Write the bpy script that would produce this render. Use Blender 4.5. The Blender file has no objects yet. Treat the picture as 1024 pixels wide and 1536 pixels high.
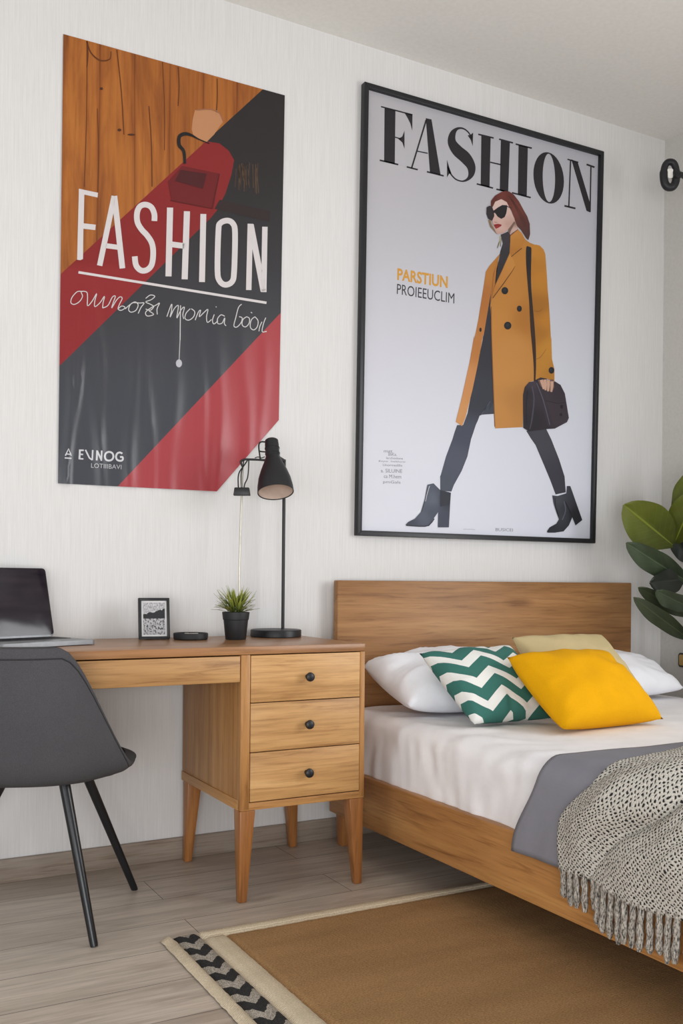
import bpy, bmesh, math, random
from mathutils import Vector, noise
random.seed(7)
sc = bpy.context.scene
COL = sc.collection
R = math.radians

# ------------------------------------------------------------------ camera
F, CY, YAW, ROLL = 1439.27, 870.5, R(28.75), R(0.5)
D, H = 3.13, 0.952                      # distance to the back wall, lens height
fw = Vector((math.sin(YAW), math.cos(YAW), 0))
rt0 = Vector((math.cos(YAW), -math.sin(YAW), 0)); up0 = Vector((0, 0, 1))
rt = rt0*math.cos(ROLL) + up0*math.sin(ROLL)
up = rt.cross(fw)
EYE = Vector((0, -D, H))
cam_d = bpy.data.cameras.new('camera'); cam = bpy.data.objects.new('camera', cam_d); COL.objects.link(cam)
from mathutils import Matrix
M3 = Matrix((rt, up, -fw)).transposed()
cam.matrix_world = Matrix.Translation(EYE) @ M3.to_4x4()
cam_d.sensor_fit = 'AUTO'; cam_d.sensor_width = 36.0
cam_d.lens = F/1536*36
cam_d.shift_y = (CY-768)/1536
cam_d.clip_start = .05
sc.camera = cam

def ray(x, y): return fw + rt*((x-512)/F) - up*((y-CY)/F)
def wallp(x, y, off=0.0):
    q = ray(x, y); return EYE + q*((D-off)/q.y)
def horp(x, y, z):
    q = ray(x, y); return EYE + q*((z-H)/q.z)
def xp(x, y, X):
    q = ray(x, y); return EYE + q*(X/q.x)
def depp(x, y, dep): return EYE + ray(x, y)*dep

# ------------------------------------------------------------------ colour helpers
def s2l(c):
    c = c/255.0
    return c/12.92 if c <= .04045 else ((c+.055)/1.055)**2.4
def rgb(r, g, b, k=1.0): return (min(1, s2l(r)*k), min(1, s2l(g)*k), min(1, s2l(b)*k), 1.0)

class NT:
    def __init__(self, name):
        self.m = bpy.data.materials.new(name); self.m.use_nodes = True
        self.t = self.m.node_tree; self.b = self.t.nodes['Principled BSDF']
    def n(self, typ, **kw):
        nd = self.t.nodes.new(typ)
        for k, v in kw.items():
            if k.startswith('i_'):
                nd.inputs[k[2:].replace('_', ' ')].default_value = v
            else: setattr(nd, k, v)
        return nd
    def l(self, a, b): self.t.links.new(a, b)
    def ramp(self, src, stops):
        r = self.n('ShaderNodeValToRGB')
        e = r.color_ramp.elements
        while len(e) < len(stops): e.new(.5)
        for i, (p, c) in enumerate(stops): e[i].position = p; e[i].color = c
        self.l(src, r.inputs[0]); return r.outputs[0]
    def math(self, op, a, b=None, c=None):
        nd = self.n('ShaderNodeMath', operation=op)
        for i, v in enumerate((a, b, c)):
            if v is None: continue
            if isinstance(v, (int, float)): nd.inputs[i].default_value = v
            else: self.l(v, nd.inputs[i])
        return nd.outputs[0]
    def mix(self, fac, a, b, blend='MIX'):
        nd = self.n('ShaderNodeMix', data_type='RGBA', blend_type=blend)
        for i, v in ((0, fac), (6, a), (7, b)):
            if isinstance(v, (int, float)): nd.inputs[i].default_value = v
            elif isinstance(v, tuple): nd.inputs[i].default_value = v
            else: self.l(v, nd.inputs[i])
        return nd.outputs[2]
    def coords(self, kind='Object', scale=(1, 1, 1), rot=(0, 0, 0)):
        tc = self.n('ShaderNodeTexCoord'); mp = self.n('ShaderNodeMapping')
        mp.inputs['Scale'].default_value = scale; mp.inputs['Rotation'].default_value = rot
        self.l(tc.outputs[kind], mp.inputs['Vector']); return mp.outputs[0]
    def noise(self, vec, scale, detail=4, rough=.55, dist=0.0):
        nd = self.n('ShaderNodeTexNoise'); nd.inputs['Scale'].default_value = scale
        nd.inputs['Detail'].default_value = detail; nd.inputs['Roughness'].default_value = rough
        nd.inputs['Distortion'].default_value = dist
        self.l(vec, nd.inputs['Vector']); return nd.outputs['Fac']
    def bump(self, h, strength=.3, dist=.002):
        nd = self.n('ShaderNodeBump'); nd.inputs['Strength'].default_value = strength
        nd.inputs['Distance'].default_value = dist
        self.l(h, nd.inputs['Height']); self.l(nd.outputs[0], self.b.inputs['Normal'])
    def col(self, c):
        if isinstance(c, tuple): self.b.inputs['Base Color'].default_value = c
        else: self.l(c, self.b.inputs['Base Color'])
    def rough(self, r): self.b.inputs['Roughness'].default_value = r

def plain(name, c, rough=.5, metal=0.0, coat=0.0, nz=0.08, scale=40):
    t = NT(name)
    v = t.coords(); f = t.noise(v, scale, 3)
    d = tuple(x*(1-nz) for x in c[:3])+(1,); e = tuple(min(1, x*(1+nz)) for x in c[:3])+(1,)
    t.col(t.ramp(f, [(.3, d), (.7, e)])); t.rough(rough)
    t.b.inputs['Metallic'].default_value = metal; t.b.inputs['Coat Weight'].default_value = coat
    return t.m

def wood(name, dark, mid, light, axis, rough=.45, seed=0.0, fig=1.0, knots=True):
    t = NT(name)
    a = [13.0, 13.0, 13.0]; a[axis] = 1.1
    tc = t.n('ShaderNodeTexCoord')
    ad = t.n('ShaderNodeVectorMath', operation='ADD'); ad.inputs[1].default_value = (seed, seed*1.7, seed*.6)
    t.l(tc.outputs['Object'], ad.inputs[0])
    def mp(s):
        m = t.n('ShaderNodeMapping'); m.inputs['Scale'].default_value = s
        t.l(ad.outputs[0], m.inputs['Vector']); return m.outputs[0]
    big = t.noise(mp(tuple(a)), 1.0*fig, 5, .55, .9)
    b = [150.0]*3; b[axis] = 6.0
    fine = t.noise(mp(tuple(b)), 1.0, 4, .6, .2)
    st = [46.0]*3; st[axis] = 2.6
    streak = t.noise(mp(tuple(st)), 1.0, 5, .6, 1.0)
    c = [2.2]*3; c[axis] = .7
    tone = t.noise(mp(tuple(c)), 1.0, 2)
    mean = lambda p, q, f: tuple(x*(1-f)+y*f for x, y in zip(p[:3], q[:3]))+(1,)
    base = t.ramp(big, [(.30, mean(dark, mid, .25)), (.42, mean(dark, mid, .7)), (.55, mid), (.72, mean(mid, light, .8))])
    fr = t.ramp(fine, [(.32, (.66, .60, .54, 1)), (.52, (1, 1, 1, 1))])
    o = t.mix(.6, base, fr, 'MULTIPLY')
    o = t.mix(.75, o, t.ramp(streak, [(.30, (.58, .49, .41, 1)), (.44, (.95, .93, .91, 1)), (.6, (1, 1, 1, 1)), (.72, (1.08, 1.07, 1.05, 1))]), 'MULTIPLY')
    tn = t.ramp(tone, [(.3, (.86, .84, .82, 1)), (.7, (1.06, 1.06, 1.06, 1))])
    o = t.mix(1.0, o, tn, 'MULTIPLY')
    if knots:
        k = [9.0]*3; k[axis] = 2.6
        vo = t.n('ShaderNodeTexVoronoi'); vo.inputs['Scale'].default_value = .55
        wob = t.n('ShaderNodeMapping'); wob.inputs['Scale'].default_value = tuple(k)
        t.l(ad.outputs[0], wob.inputs['Vector']); t.l(wob.outputs[0], vo.inputs['Vector'])
        kf = t.ramp(vo.outputs['Distance'], [(.04, (.55, .45, .36, 1)), (.13, (1, 1, 1, 1))])
        o = t.mix(.7, o, kf, 'MULTIPLY')
    t.col(o); t.rough(rough); t.bump(fine, .15, .001)
    return t.m

def fabric(name, c, var=.12, scale=900, bump=.35, sheen=.0, rough=.9, kind='Object'):
    t = NT(name)
    v = t.coords(kind)
    f = t.noise(v, scale, 2, .6); g = t.noise(v, 9, 3)
    d = tuple(x*(1-var) for x in c[:3])+(1,); e = tuple(min(1, x*(1+var)) for x in c[:3])+(1,)
    o = t.ramp(f, [(.3, d), (.7, e)])
    o = t.mix(1.0, o, t.ramp(g, [(.3, (.95, .95, .95, 1)), (.7, (1.03, 1.03, 1.03, 1))]), 'MULTIPLY')
    t.col(o); t.rough(rough); t.bump(f, bump, .0008)
    t.b.inputs['Sheen Weight'].default_value = sheen
    t.b.inputs['Specular IOR Level'].default_value = .2
    return t.m

# ------------------------------------------------------------------ mesh helpers
def finish(name, bm, mats, parent=None, base=None, ang=38, smooth=True, recalc=True):
    if recalc: bmesh.ops.recalc_face_normals(bm, faces=bm.faces)
    if smooth:
        for f in bm.faces: f.smooth = True
        lim = R(ang)
        for e in bm.edges:
            if len(e.link_faces) == 2 and e.calc_face_angle(0) > lim: e.smooth = False
    if base is None and parent is not None: base = parent.location
    if base is not None:
        b = Vector(base)
        for v in bm.verts: v.co -= b
    me = bpy.data.meshes.new(name); bm.to_mesh(me); bm.free()
    if not isinstance(mats, (list, tuple)): mats = [mats]
    for m in mats: me.materials.append(m)
    o = bpy.data.objects.new(name, me); COL.objects.link(o)
    if parent is not None:
        o.parent = parent
    elif base is not None: o.location = base
    return o
def sub(name, bm, mats, part, root, **kw):
    """a sub-part: sits under a part whose own origin is the root's"""
    o = finish(name, bm, mats, None, root.location, **kw); o.location = (0, 0, 0); o.parent = part; return o
def thing(name, loc, label, cat, group=None, rz=0):
    o = bpy.data.objects.new(name, None); COL.objects.link(o); o.empty_display_size = .05
    o.location = loc; o.rotation_euler = (0, 0, rz)
    return tag(o, label, cat, group)
def tag(o, label, cat, group=None):
    o['label'] = label; o['category'] = cat
    if group: o['group'] = group
    return o
def structure(o): o['kind'] = 'structure'; return o

def box(bm, lo, hi, bev=.003, seg=2):
    lo, hi = Vector(lo), Vector(hi)
    r = bmesh.ops.create_cube(bm, size=1)
    for v in r['verts']:
        v.co = Vector((lo[i]+(v.co[i]+.5)*(hi[i]-lo[i]) for i in range(3)))
    if bev:
        es = list({e for v in r['verts'] for e in v.link_edges})
        bmesh.ops.bevel(bm, geom=es, offset=bev, segments=seg, profile=.5, affect='EDGES')
def hexa(bm, bot, top, bev=.003):
    """bot, top: four points each, in ring order"""
    vs = [bm.verts.new(p) for p in list(bot)+list(top)]
    fs = [bm.faces.new([vs[3], vs[2], vs[1], vs[0]]), bm.faces.new(vs[4:8])]
    for i in range(4):
        j = (i+1) % 4; fs.append(bm.faces.new([vs[i], vs[j], vs[4+j], vs[4+i]]))
    if bev:
        es = list({e for f in fs for e in f.edges})
        bmesh.ops.bevel(bm, geom=es, offset=bev, segments=2, profile=.5, affect='EDGES')
def sq(cx, cy, h, z, hy=None):
    hy = hy or h
    return [Vector((cx-h, cy-hy, z)), Vector((cx+h, cy-hy, z)), Vector((cx+h, cy+hy, z)), Vector((cx-h, cy+hy, z))]
def tube(bm, pts, rad, n=10, caps=True, closed=False):
    pts = [Vector(p) for p in pts]
    N = len(pts); rad = rad if isinstance(rad, (list, tuple)) else [rad]*N
    rings = []; prev = None
    for i, p in enumerate(pts):
        if closed: t = pts[(i+1) % N]-pts[i-1]
        else: t = pts[min(i+1, N-1)]-pts[max(i-1, 0)]
        t.normalize()
        if prev is None:
            a = Vector((0, 0, 1)) if abs(t.z) < .9 else Vector((1, 0, 0))
            u = t.cross(a).normalized()
        else: u = (prev - t*prev.dot(t)).normalized()
        prev = u; w = t.cross(u)
        rings.append([bm.verts.new(p+(u*math.cos(k*2*math.pi/n)+w*math.sin(k*2*math.pi/n))*rad[i]) for k in range(n)])
    for i in range(N if closed else N-1):
        a, b = rings[i], rings[(i+1) % N]
        for k in range(n):
            bm.faces.new([a[k], a[(k+1) % n], b[(k+1) % n], b[k]])
    if caps and not closed:
        bm.faces.new(rings[0][::-1]); bm.faces.new(rings[-1])
def lathe(bm, prof, c, n=36, axis=None):
    """prof: (r, h) pairs; axis: direction of h"""
    c = Vector(c); ax = Vector(axis or (0, 0, 1)).normalized()
    a = Vector((1, 0, 0)) if abs(ax.x) < .9 else Vector((0, 1, 0))
    u = (a-ax*a.dot(ax)).normalized(); w = ax.cross(u)
    rings = []
    for r, h in prof:
        if r < 1e-6: rings.append([bm.verts.new(c+ax*h)])
        else: rings.append([bm.verts.new(c+ax*h+(u*math.cos(k*2*math.pi/n)+w*math.sin(k*2*math.pi/n))*r) for k in range(n)])
    for a_, b_ in zip(rings, rings[1:]):
        for k in range(n):
            j = (k+1) % n
            if len(a_) == 1 and len(b_) == 1: continue
            if len(a_) == 1: bm.faces.new([a_[0], b_[j], b_[k]])
            elif len(b_) == 1: bm.faces.new([a_[k], a_[j], b_[0]])
            else: bm.faces.new([a_[k], a_[j], b_[j], b_[k]])
def grid(bm, nu, nv, fn, uvfn=None):
    vs = [[bm.verts.new(fn(i/nu, j/nv)) for j in range(nv+1)] for i in range(nu+1)]
    uvl = bm.loops.layers.uv.verify()
    for i in range(nu):
        for j in range(nv):
            f = bm.faces.new([vs[i][j], vs[i+1][j], vs[i+1][j+1], vs[i][j+1]])
            for lp, (a, b) in zip(f.loops, ((i, j), (i+1, j), (i+1, j+1), (i, j+1))):
                lp[uvl].uv = uvfn(a/nu, b/nv) if uvfn else (a/nu, b/nv)
    return vs
def spline(pts, k=6, closed=False):
    pts = [Vector(p) for p in pts]; N = len(pts); out = []
    for i in range(N if closed else N-1):
        g = (lambda q: pts[q % N]) if closed else (lambda q: pts[max(0, min(N-1, q))])
        p0, p1, p2, p3 = g(i-1), g(i), g(i+1), g(i+2)
        for s in range(k):
            t = s/k
            out.append(.5*((2*p1)+(p2-p0)*t+(2*p0-5*p1+4*p2-p3)*t*t+(3*p1-p0-3*p2+p3)*t**3))
    if not closed: out.append(pts[-1])
    return out
def sm(a, b, x):
    t = max(0, min(1, (x-a)/(b-a))); return t*t*(3-2*t)
def nz(x, y=0, z=0): return noise.noise(Vector((x, y, z)))

# ------------------------------------------------------------------ materials
OAK = (rgb(150, 104, 58), rgb(189, 142, 88), rgb(207, 163, 108))
m_oak_x = wood('oak along x', *OAK, axis=0)
m_oak_y = wood('oak along y', *OAK, axis=1, seed=3.1)
m_oak_z = wood('oak upright', *OAK, axis=2, seed=5.3, knots=False)
m_oak_top = wood('oak top', rgb(142, 100, 64), rgb(170, 126, 86), rgb(184, 142, 100), axis=0, seed=8.2, knots=False, rough=.32)
m_leg = wood('oak leg', rgb(135, 88, 48), rgb(168, 115, 66), rgb(184, 132, 80), axis=2, seed=1.3, knots=False, rough=.38)
m_draw = [wood('oak drawer front '+str(i), rgb(160, 118, 72), rgb(200, 158, 106), rgb(216, 178, 126), axis=0, seed=11.7*i+2.2) for i in range(4)]
BED = (rgb(132, 92, 54), rgb(170, 126, 80), rgb(190, 148, 100))
m_head = wood('bed oak headboard', *BED, axis=0, seed=21.4, fig=.8)
m_rail = wood('bed oak rail', rgb(150, 104, 58), rgb(194, 144, 88), rgb(212, 166, 106), axis=1, seed=14.9, fig=.9)
m_black = plain('black matt metal', rgb(38, 38, 41), .42)
m_blacksoft = plain('black plastic', rgb(40, 41, 43), .55)
m_blackleg = plain('black leg metal', rgb(30, 31, 34), .3)
m_silver = plain('brushed steel', rgb(190, 184, 172), .35, metal=.8)
m_alu = plain('laptop aluminium', rgb(150, 152, 155), .45, metal=.5)

# wallpaper
t = NT('white ribbed wallpaper')
v = t.coords('Object', (260, 1, 5)); f1 = t.noise(v, 1.0, 2, .55, .1)
v2 = t.coords('Object', (560, 1, 16)); f2 = t.noise(v2, 1.0, 2, .6)
s = t.math('ADD', t.math('MULTIPLY', f1, .65), t.math('MULTIPLY', f2, .35))
t.col(t.ramp(s, [(.34, rgb(216, 215, 214)), (.62, rgb(225, 224, 223))])); t.rough(.85); t.bump(s, .25, .0015)
m_wall = t.m
t = NT('plain painted wall'); v = t.coords(); f = t.noise(v, 90, 3)
t.col(t.ramp(f, [(.3, rgb(200, 198, 194)), (.7, rgb(207, 205, 201))])); t.rough(.9); t.bump(f, .1, .001); m_wall_r = t.m
t = NT('white ceiling paint'); v = t.coords(); f = t.noise(v, 60, 3)
t.col(t.ramp(f, [(.3, rgb(224, 222, 217)), (.7, rgb(230, 228, 224))])); t.rough(.9); m_ceil = t.m

# floor planks, running along the wall
t = NT('grey oak floor planks')
v = t.coords('Object')
br = t.n('ShaderNodeTexBrick'); br.offset = .37; br.squash = 1.0
br.inputs['Scale'].default_value = 1; br.inputs['Brick Width'].default_value = 1.45; br.inputs['Row Height'].default_value = .19
br.inputs['Mortar Size'].default_value = .0012; br.inputs['Mortar Smooth'].default_value = .3; br.inputs['Bias'].default_value = 0
br.inputs['Color1'].default_value = rgb(188, 176, 164); br.inputs['Color2'].default_value = rgb(204, 193, 181); br.inputs['Mortar'].default_value = rgb(96, 86, 76)
t.l(v, br.inputs['Vector'])
g1 = t.noise(t.coords('Object', (1.5, 17, 1)), 1.0, 6, .65, 1.2)
g2 = t.noise(t.coords('Object', (6, 130, 1)), 1.0, 4, .6)
g3 = t.noise(t.coords('Object', (3.2, 9, 1)), 1.0, 2)
o = t.mix(.8, br.outputs['Color'], t.ramp(g1, [(.3, (.66, .64, .62, 1)), (.62, (1.08, 1.08, 1.08, 1))]), 'MULTIPLY')
o = t.mix(.6, o, t.ramp(g2, [(.32, (.72, .7, .68, 1)), (.55, (1, 1, 1, 1))]), 'MULTIPLY')
o = t.mix(.8, o, t.ramp(g3, [(.22, (.72, .68, .64, 1)), (.36, (1, 1, 1, 1))]), 'MULTIPLY')
t.col(o); t.rough(.42); t.bump(g2, .12, .001); m_floor = t.m
m_base = wood('grey skirting', rgb(138, 126, 115), rgb(158, 146, 134), rgb(170, 159, 148), axis=0, seed=4.4, knots=False)

# ------------------------------------------------------------------ room shell
XR, ZC, YF, XL = 3.375, 2.965, -5.2, -2.6
bm = bmesh.new(); box(bm, (XL, YF, -.1), (XR+.15, .12, 0), 0); structure(finish('floor', bm, m_floor, smooth=False))
bm = bmesh.new(); box(bm, (XL, YF, ZC), (XR+.15, .12, ZC+.1), 0); structure(finish('ceiling', bm, m_ceil, smooth=False))
bm = bmesh.new(); box(bm, (XL, 0, 0), (XR+.15, .12, ZC), 0); structure(finish('wall_back', bm, m_wall, smooth=False))
WY0, WY1, WZ0, WZ1 = -3.5, -1.7, .6, 2.35
bm = bmesh.new()
box(bm, (XR, WY1, 0), (XR+.15, 0, ZC), 0); box(bm, (XR, YF, 0), (XR+.15, WY0, ZC), 0)
box(bm, (XR, WY0, 0), (XR+.15, WY1, WZ0), 0); box(bm, (XR, WY0, WZ1), (XR+.15, WY1, ZC), 0)
structure(finish('wall_right', bm, m_wall_r, smooth=False))
m_wframe = plain('white window frame', rgb(232, 232, 230), .5)
bm = bmesh.new()
for a, b in (((XR+.04, WY0, WZ0), (XR+.1, WY0+.06, WZ1)), ((XR+.04, WY1-.06, WZ0), (XR+.1, WY1, WZ1)),
             ((XR+.04, WY0+.06, WZ0), (XR+.1, WY1-.06, WZ0+.06)), ((XR+.04, WY0+.06, WZ1-.06), (XR+.1, WY1-.06, WZ1))):
    box(bm, a, b, .004)
structure(finish('window_1', bm, m_wframe))
bm = bmesh.new(); box(bm, (XL, -.014, 0), (XR, 0, .074), .003); structure(finish('baseboard_back', bm, m_base))
bm = bmesh.new(); box(bm, (XR-.014, YF, 0), (XR, -.014, .074), .003); structure(finish('baseboard_right', bm, m_base))

# ------------------------------------------------------------------ printed art: flat shapes given in image-frame points, laid on the wall plane
K = .84
class Art:
    def __init__(self, mapfn, dx=12, dy=12, always=False):
        self.always = always
        self.bm = bmesh.new(); self.cl = self.bm.loops.layers.float_color.new('Col'); self.map = mapfn; self.dx, self.dy = dx, dy
    def put(self, polys, layer, col, cut=False, lines=(), matfn=None):
        tb = bmesh.new()
        for P in polys:
            vs = [tb.verts.new((x, y, 0)) for x, y in P]
            try: tb.faces.new(vs).normal_update()
            except ValueError: continue
        bmesh.ops.triangulate(tb, faces=tb.faces, ngon_method='EAR_CLIP')
        xs = [v.co.x for v in tb.verts]; ys = [v.co.y for v in tb.verts]
        def bis(co, no): bmesh.ops.bisect_plane(tb, geom=tb.verts[:]+tb.edges[:]+tb.faces[:], plane_co=co, plane_no=no, dist=1e-4)
        if cut:
            x = math.ceil(min(xs)/self.dx)*self.dx
            while x < max(xs): bis((x, 0, 0), (1, 0, 0)); x += self.dx
            y = math.ceil(min(ys)/self.dy)*self.dy
            while y < max(ys): bis((0, y, 0), (0, 1, 0)); y += self.dy
        for (x0, y0, x1, y1) in lines: bis((x0, y0, 0), (y1-y0, x0-x1, 0))
        mp = {v: self.bm.verts.new(self.map(v.co.x, v.co.y, layer)) for v in tb.verts}
        for f in tb.faces:
            try: nf = self.bm.faces.new([mp[v] for v in f.verts])
            except ValueError: continue
            c = f.calc_center_median()
            if matfn: nf.material_index = matfn(c.x, c.y)
            for lp, v in zip(nf.loops, f.verts):
                k = col(v.co.x, v.co.y, c.x, c.y) if callable(col) else col
                lp[self.cl] = rgb(*k, K)
        tb.free()
    def stroke(self, pts, w, layer, col, closed=False, smooth=0):
        if smooth:
            q = spline([(p[0], p[1], p[2] if len(p) > 2 else w) for p in pts], smooth, closed)
        else: q = [Vector((p[0], p[1], p[2] if len(p) > 2 else w)) for p in pts]
        N = len(q); L, Rr = [], []
        for i, p in enumerate(q):
            a = q[(i-1) % N] if closed else q[max(i-1, 0)]; b = q[(i+1) % N] if closed else q[min(i+1, N-1)]
            t_ = Vector((b.x-a.x, b.y-a.y)); t_ = t_.normalized() if t_.length > 1e-6 else Vector((1, 0))
            n_ = Vector((-t_.y, t_.x))*p.z/2
            L.append((p.x+n_.x, p.y+n_.y)); Rr.append((p.x-n_.x, p.y-n_.y))
        quads = []
        for i in range(N if closed else N-1):
            j = (i+1) % N; quads.append([L[i], L[j], Rr[j], Rr[i]])
        self.put(quads, layer, col, self.always)
    def ell(self, cx, cy, rx, ry, layer, col, n=20):
        self.put([[(cx+rx*math.cos(i*2*math.pi/n), cy+ry*math.sin(i*2*math.pi/n)) for i in range(n)]], layer, col)
    def text(self, s, o, ex, ey, layer, col, bold=0.0):
        cu = bpy.data.curves.new('lettering', 'FONT'); cu.body = s; cu.offset = bold; cu.resolution_u = 3
        ob = bpy.data.objects.new('lettering', cu); COL.objects.link(ob)
        dg = bpy.context.evaluated_depsgraph_get(); me = bpy.data.meshes.new_from_object(ob.evaluated_get(dg))
        xs = [v.co.x for v in me.vertices]; x0, x1 = min(xs), max(xs)
        ys = [v.co.y for v in me.vertices]; y0, y1 = min(ys), max(ys)
        mp = []
        for v in me.vertices:
            a = (v.co.x-x0)/(x1-x0); b = (v.co.y-y0)/(y1-y0)
            mp.append(self.bm.verts.new(self.map(o[0]+ex[0]*a+ey[0]*b, o[1]+ex[1]*a+ey[1]*b, layer)))
        for p in me.polygons:
            try: f = self.bm.faces.new([mp[i] for i in p.vertices])
            except ValueError: continue
            for lp in f.loops: lp[self.cl] = rgb(*col, K)
        bpy.data.objects.remove(ob); bpy.data.curves.remove(cu); bpy.data.meshes.remove(me)
    def done(self, name, mats, part, root, **kw):
        for f in self.bm.faces:
            f.normal_update()
            if f.normal.y > 0: f.normal_flip()
        return sub(name, self.bm, mats, part, root, recalc=False, **kw)
def printmat(name, rough, coat=0.0):
    t = NT(name); a = t.n('ShaderNodeAttribute'); a.attribute_name = 'Col'
    g = t.noise(t.coords('Object'), 700, 2)
    t.col(t.mix(.1, a.outputs['Color'], t.ramp(g, [(.3, (.8, .8, .8, 1)), (.7, (1, 1, 1, 1))]), 'MULTIPLY'))
    t.rough(rough); t.b.inputs['Coat Weight'].default_value = coat; t.b.inputs['Coat Roughness'].default_value = .25
    return t.m
def zm(x0, y0, s): return lambda *p: [(x0+a/s, y0+b/s) + ((c[0]/s,) if c else ()) for a, b, *c in p]

# ================================================================== poster on the left (unframed, creased)
pl = thing('paper_poster', wallp(250, 430), 'unframed creased paper poster with diagonal orange, red and black bands and a cut corner', 'poster')
m_print = printmat('poster print satin', .3)
t = NT('printed timber boards')
v = t.coords('Object', (9, 1, .9)); f1 = t.noise(v, 1.0, 6, .62, 1.6)
v = t.coords('Object', (75, 1, 3)); f2 = t.noise(v, 1.0, 4, .6, .4)
v = t.coords('Object', (1, 1, 1)); wv = t.n('ShaderNodeTexWave', wave_type='BANDS', bands_direction='X', wave_profile='SAW')
wv.inputs['Scale'].default_value = 2.6; wv.inputs['Distortion'].default_value = 1.3; wv.inputs['Detail'].default_value = 2; wv.inputs['Detail Scale'].default_value = .8
t.l(t.coords('Object', (1, 1, .25)), wv.inputs['Vector'])
o = t.ramp(f1, [(.3, rgb(142, 80, 32, K)), (.5, rgb(184, 112, 46, K)), (.72, rgb(204, 132, 58, K))])
o = t.mix(.5, o, t.ramp(f2, [(.32, (.6, .5, .42, 1)), (.55, (1, 1, 1, 1))]), 'MULTIPLY')
o = t.mix(.85, o, t.ramp(wv.outputs['Fac'], [(.0, (.38, .26, .2, 1)), (.05, (.8, .75, .7, 1)), (.14, (1, 1, 1, 1)), (.9, (1, 1, 1, 1)), (1, (.72, .62, .55, 1))]), 'MULTIPLY')
t.col(o); t.rough(.5); m_timber = t.m
CRE = [(105, -6, 5, .004, 430), (118, -14, 4, .0045, 420), (150, 5, 7, .003, 380), (200, -4, 9, .0035, 430), (222, 6, 6, .0025, 420),
       (262, -6, 10, .003, 400), (300, 8, 7, .0028, 440), (330, -5, 8, .0035, 470), (368, 6, 9, .003, 440), (395, -4, 7, .0022, 420), (140, 8, 8, .002, 250), (330, 4, 10, .0015, 180)]
def crease(x, y):
    d = .0
    for cx, lean, sg, am, y0 in CRE:
        xx = x-(cx+lean*(y-560)/150+3*math.sin(y/37+cx))
        g = math.exp(-(xx/sg)**2)*am*1.5*sm(y0, y0+160, y)*(.75+.25*math.sin(y/23+cx*3))
        d += g
    d += .0012*(1+math.sin(x/21+y/140))
    return d
def lmap(x, y, layer): return wallp(x, y, .003+crease(x, y)+layer*.0007)
LP = [(95, 51), (427, 143), (418, 630), (325, 737), (87, 725)]
RED = [(310, 212), (329, 215), (343, 226), (351, 240), (347, 262), (338, 290), (325, 316), (315, 328), (89, 549)]
def side(l, x, y): return (l[2]-l[0])*(y-l[1])-(l[3]-l[1])*(x-l[0])
L1 = (90, 412, 395, 133); L2 = (89, 549, 315, 328); L3 = (178, 728, 420, 470)
edges = [L1, L2, L3]+[RED[i]+RED[i+1] for i in range(7)]
def reg(x, y):
    if side(L1, x, y) < 0: return 'orange'
    if side(L3, x, y) > 0: return 'pink'
    if all(side(RED[i]+RED[i+1], x, y) > 0 for i in range(7)) and side(L2, x, y) < 0: return 'red'
    return 'dark'
def lcol(x, y, cx, cy):
    r = reg(cx, cy)
    if r == 'red': return (150-14*sm(300, 160, x)*0, 42, 44) if y < 400 else (158, 48, 52)
    if r == 'pink': return (184, 77, 83)
    k = sm(200, 620, y); return (50+30*k, 46+36*k, 48+41*k)
A = Art(lmap, 4, 14)
A.put([LP], 0, lcol, cut=True, lines=edges, matfn=lambda x, y: 1 if reg(x, y) == 'orange' else 0)
sheet = A.done('paper_sheet', [m_print, m_timber], pl, pl)
W = (232, 226, 226)
q = zm(80, 270, 2.926)
A = Art(lmap, 4, 14, True)
A.put([q((112, 38), (196, 56), (194, 77), (136, 64), (133, 190), (186, 196), (184, 220), (132, 214), (130, 347), (118, 352), (104, 350))], 1, W, True)
def S(pts, w, **k): A.stroke(q(*[(a[0], a[1], w) for a in pts]), w, kw.get('layer', 1), W, **k)
kw = {}
S([(267, 70), (203, 376)], 24); S([(268, 70), (303, 388)], 25); S([(228, 288), (288, 296)], 22)
S([(443, 180), (443, 150), (430, 120), (405, 108), (380, 116), (367, 145), (369, 185), (387, 217), (411, 243), (432, 277), (438, 320), (432, 370), (412, 394), (385, 397), (363, 375), (357, 335)], 25, smooth=4)
S([(512, 121), (505, 423)], 27); S([(586, 137), (576, 436)], 27); S([(515, 282), (578, 290)], 25)
S([(658, 149), (652, 448)], 26)
S([(724, 225), (732, 190), (763, 178), (788, 192), (797, 235), (793, 400), (784, 446), (754, 460), (729, 442), (720, 395)], 25, smooth=4, closed=True)
S([(864, 192), (857, 483)], 24); S([(866, 196), (922, 488)], 26); S([(928, 205), (923, 492)], 24)
S([(110, 405), (935, 539)], 11)
A.done('title_lettering', m_print, sheet, pl)
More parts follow.
